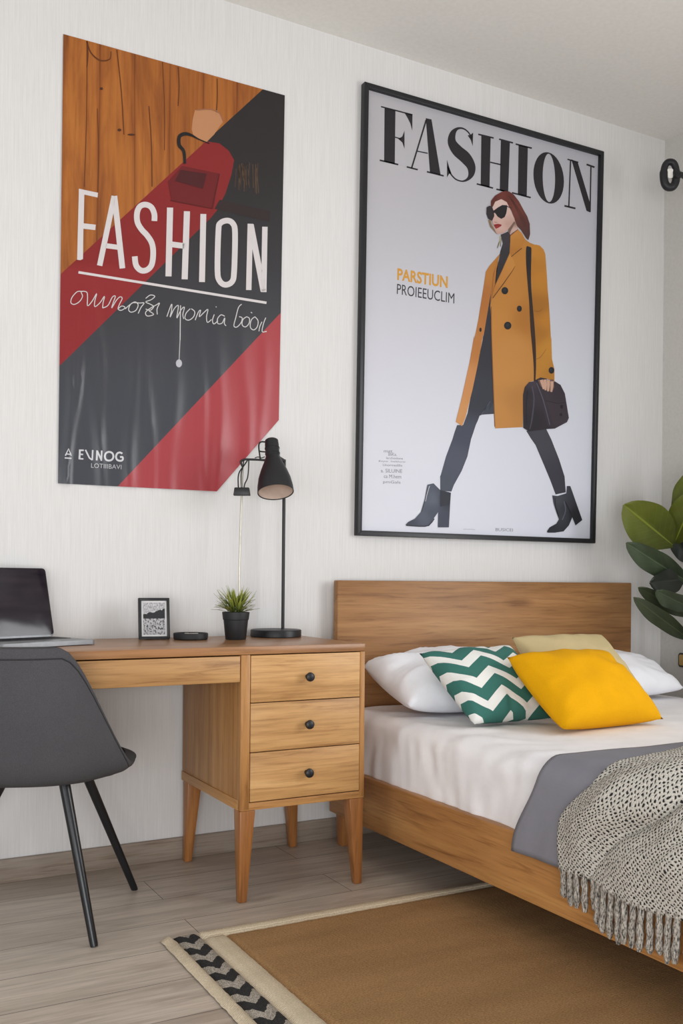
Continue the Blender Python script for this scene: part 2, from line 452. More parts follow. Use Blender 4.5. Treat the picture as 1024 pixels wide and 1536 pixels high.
SCRIPT = ([(128, 490), (105, 490), (82, 515), (77, 538), (92, 546), (115, 533), (128, 510), (122, 490), (146, 492), (150, 515), (150, 552), (170, 532), (190, 498), (182, 530), (182, 556), (205, 538), (224, 510), (218, 540), (216, 562)],
             [(216, 562), (240, 550), (258, 515), (272, 510), (262, 540), (256, 562), (275, 530), (292, 513), (302, 520), (290, 545), (284, 566), (298, 572), (315, 560), (300, 553), (284, 566)],
             [(315, 566), (335, 548), (358, 535), (372, 548), (362, 572), (340, 580), (330, 566), (345, 540), (380, 540), (398, 540), (384, 560), (372, 586)],
             [(405, 520), (425, 505), (445, 510), (430, 525), (405, 535), (425, 545), (440, 556), (425, 572), (405, 566)], [(420, 575), (440, 590), (412, 597), (405, 580), (430, 560), (452, 548), (466, 540), (455, 565), (456, 590)],
             [(498, 600), (512, 560), (520, 545), (518, 575), (512, 602), (530, 565), (548, 550), (545, 580), (542, 606), (560, 570), (575, 558), (568, 590), (572, 610)],
             [(600, 565), (582, 585), (578, 608), (595, 615), (615, 600), (620, 578), (605, 565)], [(622, 615), (636, 580), (646, 572), (640, 600), (660, 582), (678, 568), (672, 600), (676, 625), (694, 612)],
             [(706, 590), (698, 615), (704, 632), (722, 618)], [(712, 556), (716, 558)], [(752, 598), (735, 592), (720, 610), (722, 630), (740, 628), (752, 605), (750, 630), (758, 640)],
             [(826, 545), (812, 560), (800, 605), (792, 640), (806, 645), (824, 625), (828, 605), (815, 600)],
             [(848, 600), (832, 612), (828, 635), (842, 645), (858, 630), (860, 608), (848, 600)], [(884, 600), (868, 615), (864, 645), (878, 658), (894, 645), (898, 618), (884, 600)],
             [(915, 622), (905, 645), (902, 664)], [(932, 604), (922, 630), (916, 665), (936, 664)], [(866, 580), (872, 584)])
for lo_, hi_ in ((0, 480), (480, 590), (590, 770), (770, 1000)):
    A = Art(lmap, 4, 14, True)
    for path in SCRIPT:
        if lo_ <= path[0][0] < hi_: A.stroke(q(*[(a, b, 4.0) for a, b in path]), 1.2, 1, (222, 220, 220), smooth=4)
    A.done('script_lettering', m_print, sheet, pl)
A = Art(lmap, 4, 14, True)
A.stroke(q((558, 550, 4), (557, 610, 4), (556, 704, 4)), 1.3, 1, (222, 220, 220), smooth=4)
A.stroke([(270, 508), (268.5, 540)], 1.2, 1, (205, 205, 208)); A.ell(268.3, 545, 4.6, 6, 1, (205, 206, 212))
A.done('printed_pull_cord', m_print, sheet, pl)
A = Art(lmap, 4, 14, True)
q = zm(80, 650, 6.4); nb = 0
WL = (226, 226, 230)
for pts, w in (([(115, 215), (146, 148), (172, 215)], 13), ([(122, 198), (165, 202)], 10), ([(108, 236), (175, 240)], 12),
               ([(255, 155), (250, 248)], 18), ([(250, 162), (292, 163)], 15), ([(250, 200), (285, 203)], 14), ([(246, 243), (288, 246)], 14),
               ([(308, 158), (345, 235), (372, 255)], 15), ([(378, 160), (373, 258)], 15), ([(420, 164), (416, 260)], 17), ([(420, 168), (462, 258)], 17), ([(464, 165), (460, 264)], 16)):
    A.stroke(q(*[(a, b, w) for a, b in pts]), 2, 1, WL); nb += 1
    if nb == 3: A.done('brand_mark', m_print, sheet, pl); A = Art(lmap, 4, 14, True)
A.stroke(q(*[(a, b, 18) for a, b in ((535, 178), (505, 190), (494, 220), (505, 252), (535, 262), (565, 250), (576, 220), (565, 190))]), 2, 1, WL, closed=True, smooth=3)
A.stroke(q(*[(a, b, 18) for a, b in ((662, 195), (640, 184), (614, 192), (601, 222), (610, 252), (638, 264), (664, 256), (664, 228), (640, 228))]), 2, 1, WL, smooth=3)
A.done('brand_lettering', m_print, sheet, pl)
A = Art(lmap)
A.text('LOTIIIBAVI', (136.5, 701.5), (45.5, 2.5), (.2, -6.8), 2, (208, 208, 212))
A.done('caption_lettering', m_print, sheet, pl)
# hook, bag and brush printed among the bands
q = zm(60, 30, 2.56)
A = Art(lmap, 4, 14, True)
A.put([q((595, 346), (655, 344), (690, 360), (702, 390), (668, 440), (640, 468), (590, 450), (582, 420), (586, 380))], 1, (206, 150, 108), True)
A.stroke(q((600, 346, 5), (655, 343, 5), (690, 358, 5), (702, 388, 5)), 2, 2, (176, 118, 84), smooth=3)
A.stroke(q((556, 552, 10), (552, 505, 12), (534, 480, 14), (535, 448, 14), (556, 437, 14), (580, 442, 10), (610, 458, 5), (650, 474, 4)), 4, 2, (36, 32, 34), smooth=4)
A.done('printed_hook', m_print, sheet, pl); A = Art(lmap, 4, 14, True)
A.put([q((545, 560), (690, 590), (665, 725), (505, 695), (490, 620))], 1, (122, 32, 36), True)
A.put([q((540, 575), (640, 590), (625, 648), (518, 618))], 2, (86, 30, 36), True)
A.stroke(q((500, 692, 4), (660, 724, 4), (688, 592, 4)), 2, 2, (100, 26, 30))
A.done('printed_bag', m_print, sheet, pl); A = Art(lmap, 4, 14, True)
for i in range(26):
    a = 752+random.random()*88; b = 545+random.random()*30
    A.stroke(q((a, b, 3), (a+random.uniform(-8, 10), b+random.uniform(60, 105), 3)), 1, 1, random.choice([(92, 70, 56), (104, 84, 64), (74, 58, 52)]))
A.done('printed_brush', m_print, sheet, pl); A = Art(lmap, 4, 14, True)
A.put([q((690, 690), (885, 735), (880, 775), (670, 725))], 1, (58, 44, 46), True)
A.done('printed_ledge', m_print, sheet, pl)
for a, b, c, d, w in ((180, 80, 180, 180, 5), (180, 80, 170, 640, 3), (295, 115, 322, 440, 4), (418, 330, 430, 640, 4), (530, 180, 530, 330, 4), (680, 225, 672, 400, 4), (220, 340, 222, 660, 3), (470, 160, 478, 500, 2.5)):
    A = Art(lmap, 4, 14, True); A.stroke(q((a, b, w), ((a+c)/2+4, (b+d)/2, w), (c, d, w)), 2, 1, (116, 62, 28), smooth=3); A.done('printed_timber_crack', m_print, sheet, pl)
A = Art(lmap, 4, 14, True); A.stroke(q((180, 82, 5), (195, 125, 5), (230, 155, 6), (268, 150, 4), (272, 120, 3)), 2, 1, (112, 60, 28), smooth=4); A.done('printed_timber_crack', m_print, sheet, pl)
for e_ in ((152, 133, 2.4, 2.2), (179, 195, 3, 2.2), (197, 202, 6, 1.6)):
    A = Art(lmap); A.ell(*e_, 1, (92, 50, 27)); A.done('printed_timber_knot', m_print, sheet, pl)

# ================================================================== framed poster
OUT = [(547, 122), (906, 227), (893, 815), (536, 803)]
pf = thing('framed_poster', wallp(720, 500), 'large black framed white poster of a woman striding in a mustard coat', 'poster')
O = [wallp(x, y, .028) for x, y in OUT]
zt = (O[0].z+O[1].z)/2; zb = (O[2].z+O[3].z)/2
def inset(P, d):
    c = sum(P, Vector())/4
    out = []
    for i in range(4):
        a, b, e = P[i-1], P[i], P[(i+1) % 4]
        u = (a-b).normalized(); w = (e-b).normalized(); out.append(b+u*d+w*d)
    return out
I = inset(O, .019)
m_frame = plain('black frame wood', rgb(34, 35, 39), .38)
bm = bmesh.new()
for i in range(4):
    j = (i+1) % 4
    back = Vector((0, .027, 0))
    hexa(bm, [O[i]+back, O[j]+back, I[j]+back, I[i]+back], [O[i], O[j], I[j], I[i]], .0015)
fr = finish('frame', bm, m_frame, pf)
m_sheet = printmat('matt poster print', .6, .0)
def fmap(x, y, layer): return wallp(x, y, .012+layer*.0004)
def bgc(x, y, cx, cy):  # soft glass sheen painted into the sheet colour, lighter towards the bottom
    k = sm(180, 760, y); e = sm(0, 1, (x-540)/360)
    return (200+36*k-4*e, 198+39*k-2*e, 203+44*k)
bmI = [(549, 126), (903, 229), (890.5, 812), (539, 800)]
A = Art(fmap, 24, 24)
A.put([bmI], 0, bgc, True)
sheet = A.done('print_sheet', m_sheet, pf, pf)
# masthead lettering
A = Art(fmap); q = zm(560, 140, 3.012); B = (44, 41, 46)
for P in ([(50, 66), (99, 78), (96, 320), (48, 308)], [(140, 88), (176, 97), (175, 168), (166, 135), (152, 108)], [(140, 168), (140, 250), (130, 222), (112, 206), (130, 195)],
          [(236, 112), (262, 118), (303, 369), (255, 357)], [(450, 178), (448, 238), (439, 210), (425, 190), (437, 188)], [(332, 300), (332, 380), (341, 364), (352, 362), (342, 335)],
          [(487, 188), (529, 198), (524, 425), (484, 415)], [(575, 210), (616, 222), (608, 447), (570, 440)], [(655, 233), (697, 243), (692, 466), (652, 456)],
          [(893, 298), (922, 310), (979, 500), (978, 538), (962, 531)]):
    A.put([q(*P)], 1, B)
for P, w in (([(34, 60), (176, 97)], 6), ([(28, 302), (112, 322)], 7), ([(97, 198), (125, 206)], 5), ([(238, 120), (172, 338)], 7), ([(197, 261), (245, 271)], 5), ([(150, 332), (200, 345)], 7), ([(241, 354), (317, 373)], 7),
             ([(527, 311), (577, 323)], 6), ([(473, 185), (543, 202)], 7), ([(466, 409), (540, 428)], 7), ([(567, 207), (630, 224)], 7), ([(555, 433), (600, 444)], 7), ([(642, 229), (715, 248)], 7), ([(625, 449), (710, 471)], 7),
             ([(890, 303), (882, 513)], 6), ([(982, 328), (978, 537)], 6), ([(876, 298), (925, 312)], 6), ([(862, 508), (912, 520)], 8), ([(962, 321), (998, 334)], 8)):
    A.stroke(q(*[(a, b, w) for a, b in P]), 2, 1, B)
A.stroke(q((446, 208, 4), (430, 178, 6), (405, 159, 7), (378, 160, 12), (358, 182, 27), (354, 220, 38), (378, 258, 50), (414, 290, 52), (440, 328, 40), (442, 362, 28), (428, 386, 14), (402, 397, 7), (370, 387, 6), (345, 358, 6), (335, 330, 5)), 5, 1, B, smooth=4)
ro, ri = [], []
for i in range(36):
    a = i*2*math.pi/36; c, s_ = math.cos(a), math.sin(a)
    ro.append((791+69*c, 382+115*s_+17*c)); ri.append((792+28*c, 382+109*s_+7*c))
A.put([q(*[ro[i], ro[(i+1) % 36], ri[(i+1) % 36], ri[i]]) for i in range(36)], 1, B)
A.done('title_lettering', m_sheet, sheet, pf)
# small captions
OR = (224, 166, 70); DK = (66, 64, 68)
A = Art(fmap); A.text('PARSTIUN', (595.5, 420), (75.5, 12.5), (.4, -18), 1, OR, .028); A.done('caption_lettering', m_sheet, sheet, pf)
A = Art(fmap); A.text('PROIEEUCLIM', (595, 441), (86, 14.5), (.4, -15.5), 1, DK, .0); A.done('caption_lettering', m_sheet, sheet, pf)
for s_, x, y, w, h in (('mgt', 575.5, 680, 13, 5), ('aliKa.', 582, 683.5, 13, 4.5), ('lerchoslona', 579, 688.5, 25, 3.2), ('Enyw  helthow', 568, 693.5, 40, 3.2), ('Unormedille', 574, 699, 29, 3.5), ('a. SILUINE', 571, 708.5, 32, 5.5), ('ca M.hem', 575.5, 717, 26, 5.5), ('pmGals', 574.5, 726, 26, 5.5), ('BUSICEI', 743, 796.5, 26, 4.5), ('nhomnu', 695, 794.5, 17, 2)):
    A = Art(fmap); A.text(s_, (x, y), (w, w*.03), (.05, -h), 1, (146, 147, 154) if h > 3 else (176, 178, 186)); A.done('caption_lettering', m_sheet, sheet, pf)
# the striding figure
A = Art(fmap, 5, 8)
za = zm(700, 270, 6.4); zb_ = zm(660, 500, 4.6545)
def grad(*stops):
    """colour field from (x, y, r, g, b) control points"""
    def fn(x, y, cx, cy):
        ws = 0; o = [0, 0, 0]
        for a, b, r, g, bl in stops:
            w = 1/((x-a)**2+(y-b)**2+6)**1.5; ws += w
            o[0] += r*w; o[1] += g*w; o[2] += bl*w
        return tuple(c/ws for c in o)
    return fn
coat = grad((775, 370, 200, 138, 60), (760, 440, 200, 138, 62), (745, 480, 204, 142, 66), (770, 520, 206, 146, 74), (780, 600, 194, 136, 68), (745, 620, 206, 146, 76), (790, 480, 186, 124, 50), (765, 560, 208, 148, 76))
sleeve = grad((808, 378, 206, 142, 54), (800, 400, 196, 132, 48), (815, 420, 204, 140, 50), (806, 460, 176, 116, 38), (822, 480, 200, 136, 44), (808, 500, 182, 122, 40), (825, 520, 206, 146, 52), (810, 550, 200, 140, 50), (820, 565, 190, 132, 48))
trou = grad((725, 520, 52, 52, 62), (715, 600, 58, 60, 72), (700, 650, 76, 80, 96), (685, 690, 88, 92, 108), (670, 725, 84, 90, 104), (815, 660, 72, 72, 82), (830, 720, 64, 62, 74))
# trousers: front leg, then back leg
A.put([za((238, 1050), (245, 1300))+[(742, 560), (742, 618), (732, 620)]+zb_((300, 565), (275, 575), (262, 610), (248, 640), (232, 690), (215, 740), (190, 860), (150, 960), (95, 1060), (78, 1105), (0, 1100), (0, 1000))+[(657, 722)]+zb_((5, 985), (40, 860), (85, 740), (100, 690), (118, 640), (160, 640), (190, 560), (240, 300), (300, 30))+za((150, 1536), (200, 1250))], 1, trou, True)
A.put([[(700, 640), (706, 646), (708, 660)][:0] or zb_((600, 680), (740, 668), (775, 740), (830, 880), (868, 1000), (876, 1110), (805, 1125), (770, 1030), (720, 910), (665, 780), (630, 730))], 1, trou, True)
A.put([[(733, 616)]+zb_((380, 470), (380, 562), (290, 568), (300, 540), (345, 490))], 2, (70, 74, 86), True)
A.stroke(zb_((285, 570, 3), (320, 520, 3), (350, 475, 3)), 1, 2, (104, 110, 124), smooth=3)
# coat: trailing front edge, then the body
A.put([za((325, 700), (215, 825), (182, 880), (158, 1040), (110, 1340), (70, 1536))+zb_((238, 10), (205, 200), (150, 450), (108, 618), (152, 648), (176, 590), (225, 395), (262, 220), (302, 0))+za((160, 1500), (205, 1230), (236, 1050), (250, 900), (300, 760))], 3, grad((720, 440, 186, 118, 54), (708, 520, 196, 130, 66), (700, 570, 214, 150, 92), (690, 625, 218, 158, 100), (735, 410, 196, 132, 58)), True)
A.put([za((300, 750), (245, 900), (232, 1060), (222, 1240), (250, 1130), (275, 1030), (300, 900))], 2, (176, 114, 52))
A.put([zb_((655, 330), (700, 308), (745, 316), (725, 378), (690, 360))], 5, (52, 46, 54))
A.put([za((420, 530), (490, 475), (525, 505), (560, 570), (600, 600), (660, 625), (620, 640), (585, 660), (570, 740), (580, 900), (590, 1060), (630, 1300), (650, 1536))+zb_((660, 20), (662, 330), (620, 340), (585, 400), (575, 655), (383, 664), (372, 400), (360, 60))+za((240, 1536), (225, 1200), (245, 1120), (262, 1030), (330, 880), (405, 715), (415, 620))], 3, coat, True)
# roll-neck, collar and lapels
A.put([za((325, 525), (350, 515), (405, 490), (418, 540), (410, 700), (395, 740), (330, 880), (270, 1010), (285, 850), (310, 760), (320, 690), (345, 610))], 4, grad((755, 360, 66, 60, 66), (758, 380, 58, 54, 60), (748, 410, 50, 48, 54)), True)
A.put([za((415, 530), (490, 474), (525, 505), (548, 580), (525, 650), (430, 735), (415, 700))], 4, grad((770, 350, 208, 146, 70), (775, 365, 198, 134, 56), (770, 380, 190, 126, 54)), True)
A.put([za((405, 715), (430, 735), (450, 770), (462, 825), (430, 880), (250, 1130), (262, 1030), (330, 880))], 4, grad((765, 390, 208, 146, 70), (755, 420, 202, 138, 64), (742, 440, 196, 130, 58)), True)
A.stroke(za((425, 738, 5), (470, 700, 6), (528, 655, 6)), 1.2, 5, (74, 48, 30)); A.stroke(za((248, 1134, 7), (340, 1010, 9), (432, 880, 6), (462, 828, 3)), 1.4, 5, (112, 70, 34))
A.stroke(za((262, 1030, 5), (332, 880, 5), (405, 715, 5)), 1, 5, (150, 100, 52)); A.stroke(za((412, 535, 8), (450, 505, 6), (490, 474, 5)), 1, 5, (120, 54, 38))
A.put([za((320, 705), (300, 770), (275, 1000), (245, 1060), (250, 960), (285, 780))], 4, (188, 124, 58), True)
A.stroke([(736.5, 460), (737, 500), (739, 560), (742, 640)], 1.3, 4, (150, 98, 48), smooth=3)
# strap
A.stroke([(793.4, 370, 6), (792.8, 374, 8), (792.6, 395, 7.4), (793.6, 425, 5), (796, 455, 4.8), (798.4, 490, 6.2), (800.6, 520, 5.4), (802, 550, 3.4), (801.6, 572, 2.4)], 5, 5, grad((794, 380, 38, 36, 42), (796, 430, 50, 40, 36), (800, 500, 62, 40, 30)), smooth=5)
# sleeve
A.put([za((610, 640), (660, 620), (700, 630), (735, 665), (752, 710), (765, 880), (775, 1050), (788, 1200), (800, 1400), (806, 1536))+zb_((775, 20), (780, 180), (797, 250), (797, 345), (765, 322), (700, 312), (662, 325), (668, 200), (660, 60))+za((655, 1536), (640, 1300), (622, 1100), (614, 900), (620, 720))], 4, sleeve, True)
A.stroke(za((645, 1255, 8), (690, 1262, 9), (730, 1235, 4)), 1, 5, (158, 102, 32), smooth=3); A.stroke(zb_((668, 180, 5), (700, 165, 5), (740, 110, 3)), 1, 5, (164, 110, 38), smooth=3)
# buttons
for cx, cy, rx, ry in ((757, 436, 4.9, 5.4), (778.8, 463, 3.6, 4.6), (761.3, 488.4, 5.4, 5.8), (720.5, 494.5, 1.6, 3), (826.8, 555.5, 4.2, 5)):
    A.ell(cx, cy, rx, ry, 6, (30, 30, 36))
    A.ell(cx-.6, cy-.8, rx*.5, ry*.45, 7, (44, 45, 54))
# head
A.put([za((328, 116), (365, 106), (405, 110), (450, 140), (500, 205), (540, 280), (580, 350), (603, 420), (607, 520), (590, 577), (570, 560), (545, 520), (520, 480), (480, 440), (455, 370), (430, 300), (390, 230), (330, 185), (275, 210), (248, 258), (228, 262), (232, 200), (270, 150))], 5, grad((752, 292, 126, 62, 52), (765, 292, 110, 52, 44), (775, 315, 124, 66, 56), (785, 335, 100, 58, 52), (792, 355, 84, 56, 54), (742, 300, 104, 48, 40)), True)
for a in (0, 14, 28): A.stroke(za((400+a, 150+a, 3), (455+a, 240+a*.6, 4), (510+a, 350, 4), (550+a*1.1, 450, 3)), 1, 6, (86, 44, 40), smooth=3)
A.put([za((247, 260), (272, 208), (330, 183), (382, 212), (420, 290), (455, 365), (462, 400), (400, 470), (352, 512), (290, 520), (272, 488), (256, 440), (240, 385), (250, 300))], 6, grad((748, 305, 232, 204, 196), (760, 320, 226, 194, 184), (750, 340, 222, 186, 176), (763, 335, 206, 168, 156), (746, 350, 208, 170, 158)), True)
A.put([za((455, 365), (475, 420), (492, 470), (415, 522), (395, 490), (440, 420))], 5, grad((770, 335, 150, 118, 104), (772, 343, 216, 184, 174)), True)
A.put([za((395, 500), (400, 470), (455, 395), (462, 410), (425, 480), (412, 515))], 7, (128, 104, 92))
A.put([za((205, 385), (225, 380), (245, 440), (270, 488), (285, 520), (262, 490), (225, 450))], 6, (150, 124, 96))
A.put([za((190, 262), (215, 247), (238, 252), (256, 292), (263, 345), (242, 392), (205, 372), (188, 325))], 7, (52, 46, 52)); A.put([za((255, 295), (300, 262), (340, 240), (385, 242), (386, 270), (378, 320), (362, 356), (330, 373), (295, 352), (272, 318), (250, 312))], 7, (38, 33, 38))
A.stroke(za((385, 252, 9), (405, 262, 7), (430, 268, 6)), 1, 7, (60, 48, 48))
A.put([za((258, 428), (275, 424), (300, 420), (333, 428), (330, 442), (300, 460), (278, 468), (266, 450))], 7, (164, 54, 54)); A.stroke(za((262, 438, 4), (330, 434, 4)), .6, 8, (112, 32, 36))
A.stroke(za((262, 400, 5), (280, 408, 6), (292, 404, 4)), .8, 7, (176, 128, 116), smooth=2)
A.stroke(za((322, 535, 10), (318, 590, 12), (300, 640, 8)), 1.5, 4, (190, 178, 140)); A.stroke(za((312, 590, 4), (292, 655, 5)), .8, 5, (70, 64, 56)); A.stroke(za((330, 560, 4), (322, 640, 4)), .8, 5, (70, 64, 60))
# bag and hand
A.put([zb_((578, 430), (590, 375), (620, 340), (665, 333), (720, 370), (800, 335), (840, 360), (870, 420), (898, 590), (885, 620), (800, 665), (750, 668), (620, 685), (580, 660))], 6, grad((790, 590, 46, 40, 48), (800, 575, 70, 62, 72), (815, 590, 64, 54, 64), (835, 590, 58, 46, 56), (845, 620, 70, 58, 68), (800, 630, 40, 34, 44)), True)
A.put([zb_((665, 335), (720, 372), (740, 460), (790, 640), (755, 650), (700, 480))], 7, (58, 50, 60)); A.stroke(zb_((640, 370, 9), (655, 460, 9), (640, 600, 9), (625, 670, 6)), 2, 7, (84, 78, 92), smooth=3)
A.stroke(zb_((672, 345, 7), (720, 470, 7), (765, 640, 6)), 1.4, 8, (96, 90, 104), smooth=3); A.stroke(zb_((610, 400, 8), (600, 520, 8), (605, 640, 8)), 1.5, 7, (30, 26, 34), smooth=3)
A.put([zb_((735, 470), (820, 490), (870, 480), (892, 590), (840, 640), (790, 640), (745, 500))], 8, (64, 52, 62)); A.stroke(zb_((735, 470, 4), (820, 490, 4), (868, 482, 4)), 1, 9, (34, 26, 34)); A.ell(842, 610, 2.2, 3, 9, (30, 26, 32)); A.ell(841, 622, 2, 2.4, 9, (30, 26, 32))
A.put([zb_((680, 325), (790, 322), (797, 375), (780, 415), (700, 370))], 8, (120, 90, 80))
for a, b, c, d in ((705, 325, 722, 390), (730, 322, 735, 398), (755, 325, 752, 405), (780, 335, 775, 408)):
    A.stroke(zb_((a, b, 22), ((a+c)/2+2, (b+d)/2, 20), (c, d, 12)), 4, 9, (212, 172, 150))
# boots
boot1 = [(608, 787), (612, 783), (622, 778), (631, 768), (637, 748), (640, 731), (641, 727), (650, 725), (660, 735), (676, 739), (675, 755), (673, 791), (656.5, 791), (657, 768), (650, 778), (643, 789), (632, 790), (616, 789)]
A.put([boot1], 5, grad((615, 785, 74, 78, 92), (635, 775, 96, 102, 118), (650, 750, 104, 110, 126), (648, 770, 84, 90, 106), (668, 750, 58, 62, 74), (666, 780, 76, 80, 96)), True)
A.put([[(660, 735), (676, 739), (674, 757), (660, 760)]], 6, (56, 58, 70)); A.stroke([(609, 788), (630, 789.5), (643, 788), (651, 778)], 1.5, 6, (48, 50, 60), smooth=2)
A.stroke([(644, 729), (640, 742), (638, 752)], .9, 6, (214, 216, 224), smooth=2); A.stroke([(641, 734), (637, 752), (632, 768)], 1, 6, (70, 74, 88))
boot2 = [(820, 797), (824, 791), (834, 785.5), (838, 779), (834, 768), (830, 755), (828, 743), (836, 744), (849, 740), (850, 729), (855, 729), (859, 740), (873, 780), (863, 788), (858, 776), (853, 788), (845, 797), (832, 799), (821, 799)]
A.put([boot2], 5, grad((828, 793, 42, 44, 54), (842, 780, 62, 64, 74), (850, 760, 56, 58, 68), (862, 770, 34, 35, 44), (838, 750, 74, 76, 88), (845, 790, 48, 50, 58)), True)
A.stroke([(832, 747), (833, 760), (838, 775)], 1, 6, (24, 24, 30)); A.stroke([(847, 752), (856, 770), (858, 776)], 1.3, 6, (24, 25, 32), smooth=2); A.stroke([(846, 752), (848, 766), (843, 780)], 1.6, 6, (98, 102, 114), smooth=3)
A.done('printed_figure', m_sheet, sheet, pf)

# ================================================================== desk
ZD = .755; YD = -.53
x0, x1, xc = .10, 1.514, 1.097
dk = thing('desk', ((x0+x1)/2, YD/2, 0), 'oak writing desk with a bank of drawers on tapered legs', 'desk')
bm = bmesh.new(); box(bm, (x0, YD, ZD-.024), (x1, -.016, ZD), .0025); finish('desktop', bm, m_oak_top, dk)
bm = bmesh.new()
box(bm, (xc, YD+.004, .275), (xc+.024, -.02, ZD-.0245), .002)
finish('side_panel', bm, m_oak_z, dk)
bm = bmesh.new(); box(bm, (x1-.017, YD+.001, .275), (x1, -.02, ZD-.0245), .002); finish('side_panel', bm, m_oak_z, dk)
bm = bmesh.new(); box(bm, (xc-.002, YD+.001, .275), (xc+.0275, YD+.03, ZD-.0245), .002); finish('front_stile', bm, m_oak_z, dk)
bm = bmesh.new(); box(bm, (xc, YD+.002, .272), (x1, -.02, .294), .002); finish('bottom_panel', bm, m_oak_x, dk)
bm = bmesh.new(); box(bm, (xc+.024, -.03, .294), (x1-.017, -.022, ZD-.0245), 0); finish('back_panel', bm, m_oak_z, dk)
bm = bmesh.new(); box(bm, (xc-.0035, YD+.02, .272), (xc+.003, -.022, .302), .0015); finish('side_rail', bm, m_oak_y, dk)
zs = [.7295, .588, .442, .2955]
m_gap = plain('drawer gap shadow board', rgb(46, 32, 20), .8)
for i in range(3):
    bm = bmesh.new(); box(bm, (xc+.0295, YD+.0005, zs[i+1]+.0012), (x1-.0185, YD+.02, zs[i]-.0012), .0014)
    d = finish('drawer', bm, m_draw[i], dk)
    bm = bmesh.new(); box(bm, (xc+.04, YD+.02, zs[i+1]+.012), (x1-.03, YD+.40, zs[i]-.02), 0)
    sub('drawer_box', bm, m_oak_y, d, dk)
    zc_ = (zs[i]+zs[i+1])/2 + .001
    kx = (xc+x1)/2+.006
    bm = bmesh.new(); lathe(bm, [(0, 0), (.007, 0), (.006, .006), (.006, .012), (.0125, .015), (.0142, .019), (.013, .0245), (.008, .0275), (0, .0283)], (kx, YD+.0005, zc_), 24, (0, -1, 0))
    sub('knob', bm, m_black, d, dk)
bm = bmesh.new(); box(bm, (x0+.03, YD+.003, .651), (xc-.004, YD+.022, ZD-.0275), .002)
d = finish('drawer', bm, m_draw[3], dk); d['label'] = 'long shallow drawer front without a knob'
bm = bmesh.new(); box(bm, (x0+.05, YD+.022, .66), (xc-.03, YD+.36, ZD-.03), 0); sub('drawer_box', bm, m_oak_y, d, dk)
def leg(cx, cy, dx, dy, zt_, ht=.025, hb=.0125):
    bm = bmesh.new(); hexa(bm, sq(cx+dx, cy+dy, hb, 0), sq(cx, cy, ht, zt_), .0035); finish('leg', bm, m_leg, dk)
leg(xc+.0235, YD+.027, -.010, -.006, .272); leg(x1-.026, YD+.027, .014, -.006, .272)
leg(xc+.026, -.05, -.014, .006, .272); leg(x1-.028, -.05, .016, .006, .272)
leg(x0+.035, YD+.035, -.010, -.004, ZD-.024); leg(x0+.035, -.055, -.010, .006, ZD-.024)

# ================================================================== laptop
hr = Vector((.652, -.085, ZD)); e1 = Vector((-.925, -.38, 0)).normalized(); e2 = Vector((.38, -.925, 0)).normalized()
lt = thing('laptop', hr+e1*.16+e2*.1, 'open silver laptop with a dark screen at the left end of the desk', 'laptop')
def lp3(a, b, c): return hr+e1*a+e2*b+Vector((0, 0, c))
def slab(bm, P, e_a, e_b, n_, la, lb, th, rad, seg=5):
    """rounded-corner slab: origin P, extents la along e_a and lb along e_b, thickness th along n_"""
    ring = []
    for cx, cy, a0 in ((la-rad, lb-rad, 0), (rad, lb-rad, 90), (rad, rad, 180), (la-rad, rad, 270)):
        for k in range(seg+1):
            a = R(a0+90*k/seg); ring.append((cx+rad*math.cos(a), cy+rad*math.sin(a)))
    lo = [bm.verts.new(P+e_a*a+e_b*b) for a, b in ring]; hi = [bm.verts.new(P+e_a*a+e_b*b+n_*th) for a, b in ring]
    N = len(ring); bm.faces.new(lo[::-1]); f = bm.faces.new(hi)
    for i in range(N): bm.faces.new([lo[i], lo[(i+1) % N], hi[(i+1) % N], hi[i]])
    bmesh.ops.bevel(bm, geom=list(f.edges), offset=min(th*.35, .002), segments=2, profile=.5, affect='EDGES')
UZ = Vector((0, 0, 1))
bm = bmesh.new(); slab(bm, lp3(0, 0, .002), e1, e2, UZ, .32, .215, .013, .014)
lb = finish('base', bm, m_alu, lt)
m_key = plain('dark keyboard', rgb(44, 44, 48), .5)
bm = bmesh.new()
for r_ in range(5):
    for c_ in range(14):
        slab(bm, lp3(.018+c_*.0204, .02+r_*.0195, .015), e1, e2, UZ, .0178, .0168, .0012, .002, 2)
sub('keyboard', bm, m_key, lb, lt)
bm = bmesh.new(); slab(bm, lp3(.108, .132, .0151), e1, e2, UZ, .105, .068, .0004, .005, 3)
sub('trackpad', bm, plain('trackpad', rgb(168, 170, 174), .3, .4), lb, lt)
ti = R(14); sv = (UZ*math.cos(ti)-e2*math.sin(ti)).normalized(); sn = (e2*math.cos(ti)+UZ*math.sin(ti)).normalized()
bm = bmesh.new(); slab(bm, lp3(0, .004, .0155)-sn*.005, e1, sv, sn, .32, .218, .005, .012)
ls = finish('lid', bm, m_alu, lt)
t = NT('dark glossy screen'); g = t.noise(t.coords('Object', (1, 1, 5)), 6, 2)
t.col(t.ramp(g, [(.3, rgb(34, 30, 38)), (.7, rgb(54, 46, 54))])); t.rough(.12); m_scr = t.m
bm = bmesh.new(); slab(bm, lp3(.001, .004, .0155)+sv*.006, e1, sv, sn, .318, .2108, .0008, .010)
sub('display', bm, m_scr, ls, lt)
bm = bmesh.new()
a = lp3(.01, .0, .0155); tube(bm, [a, a+e1*.3], .0035, 10); finish('hinge', bm, m_alu, lt)

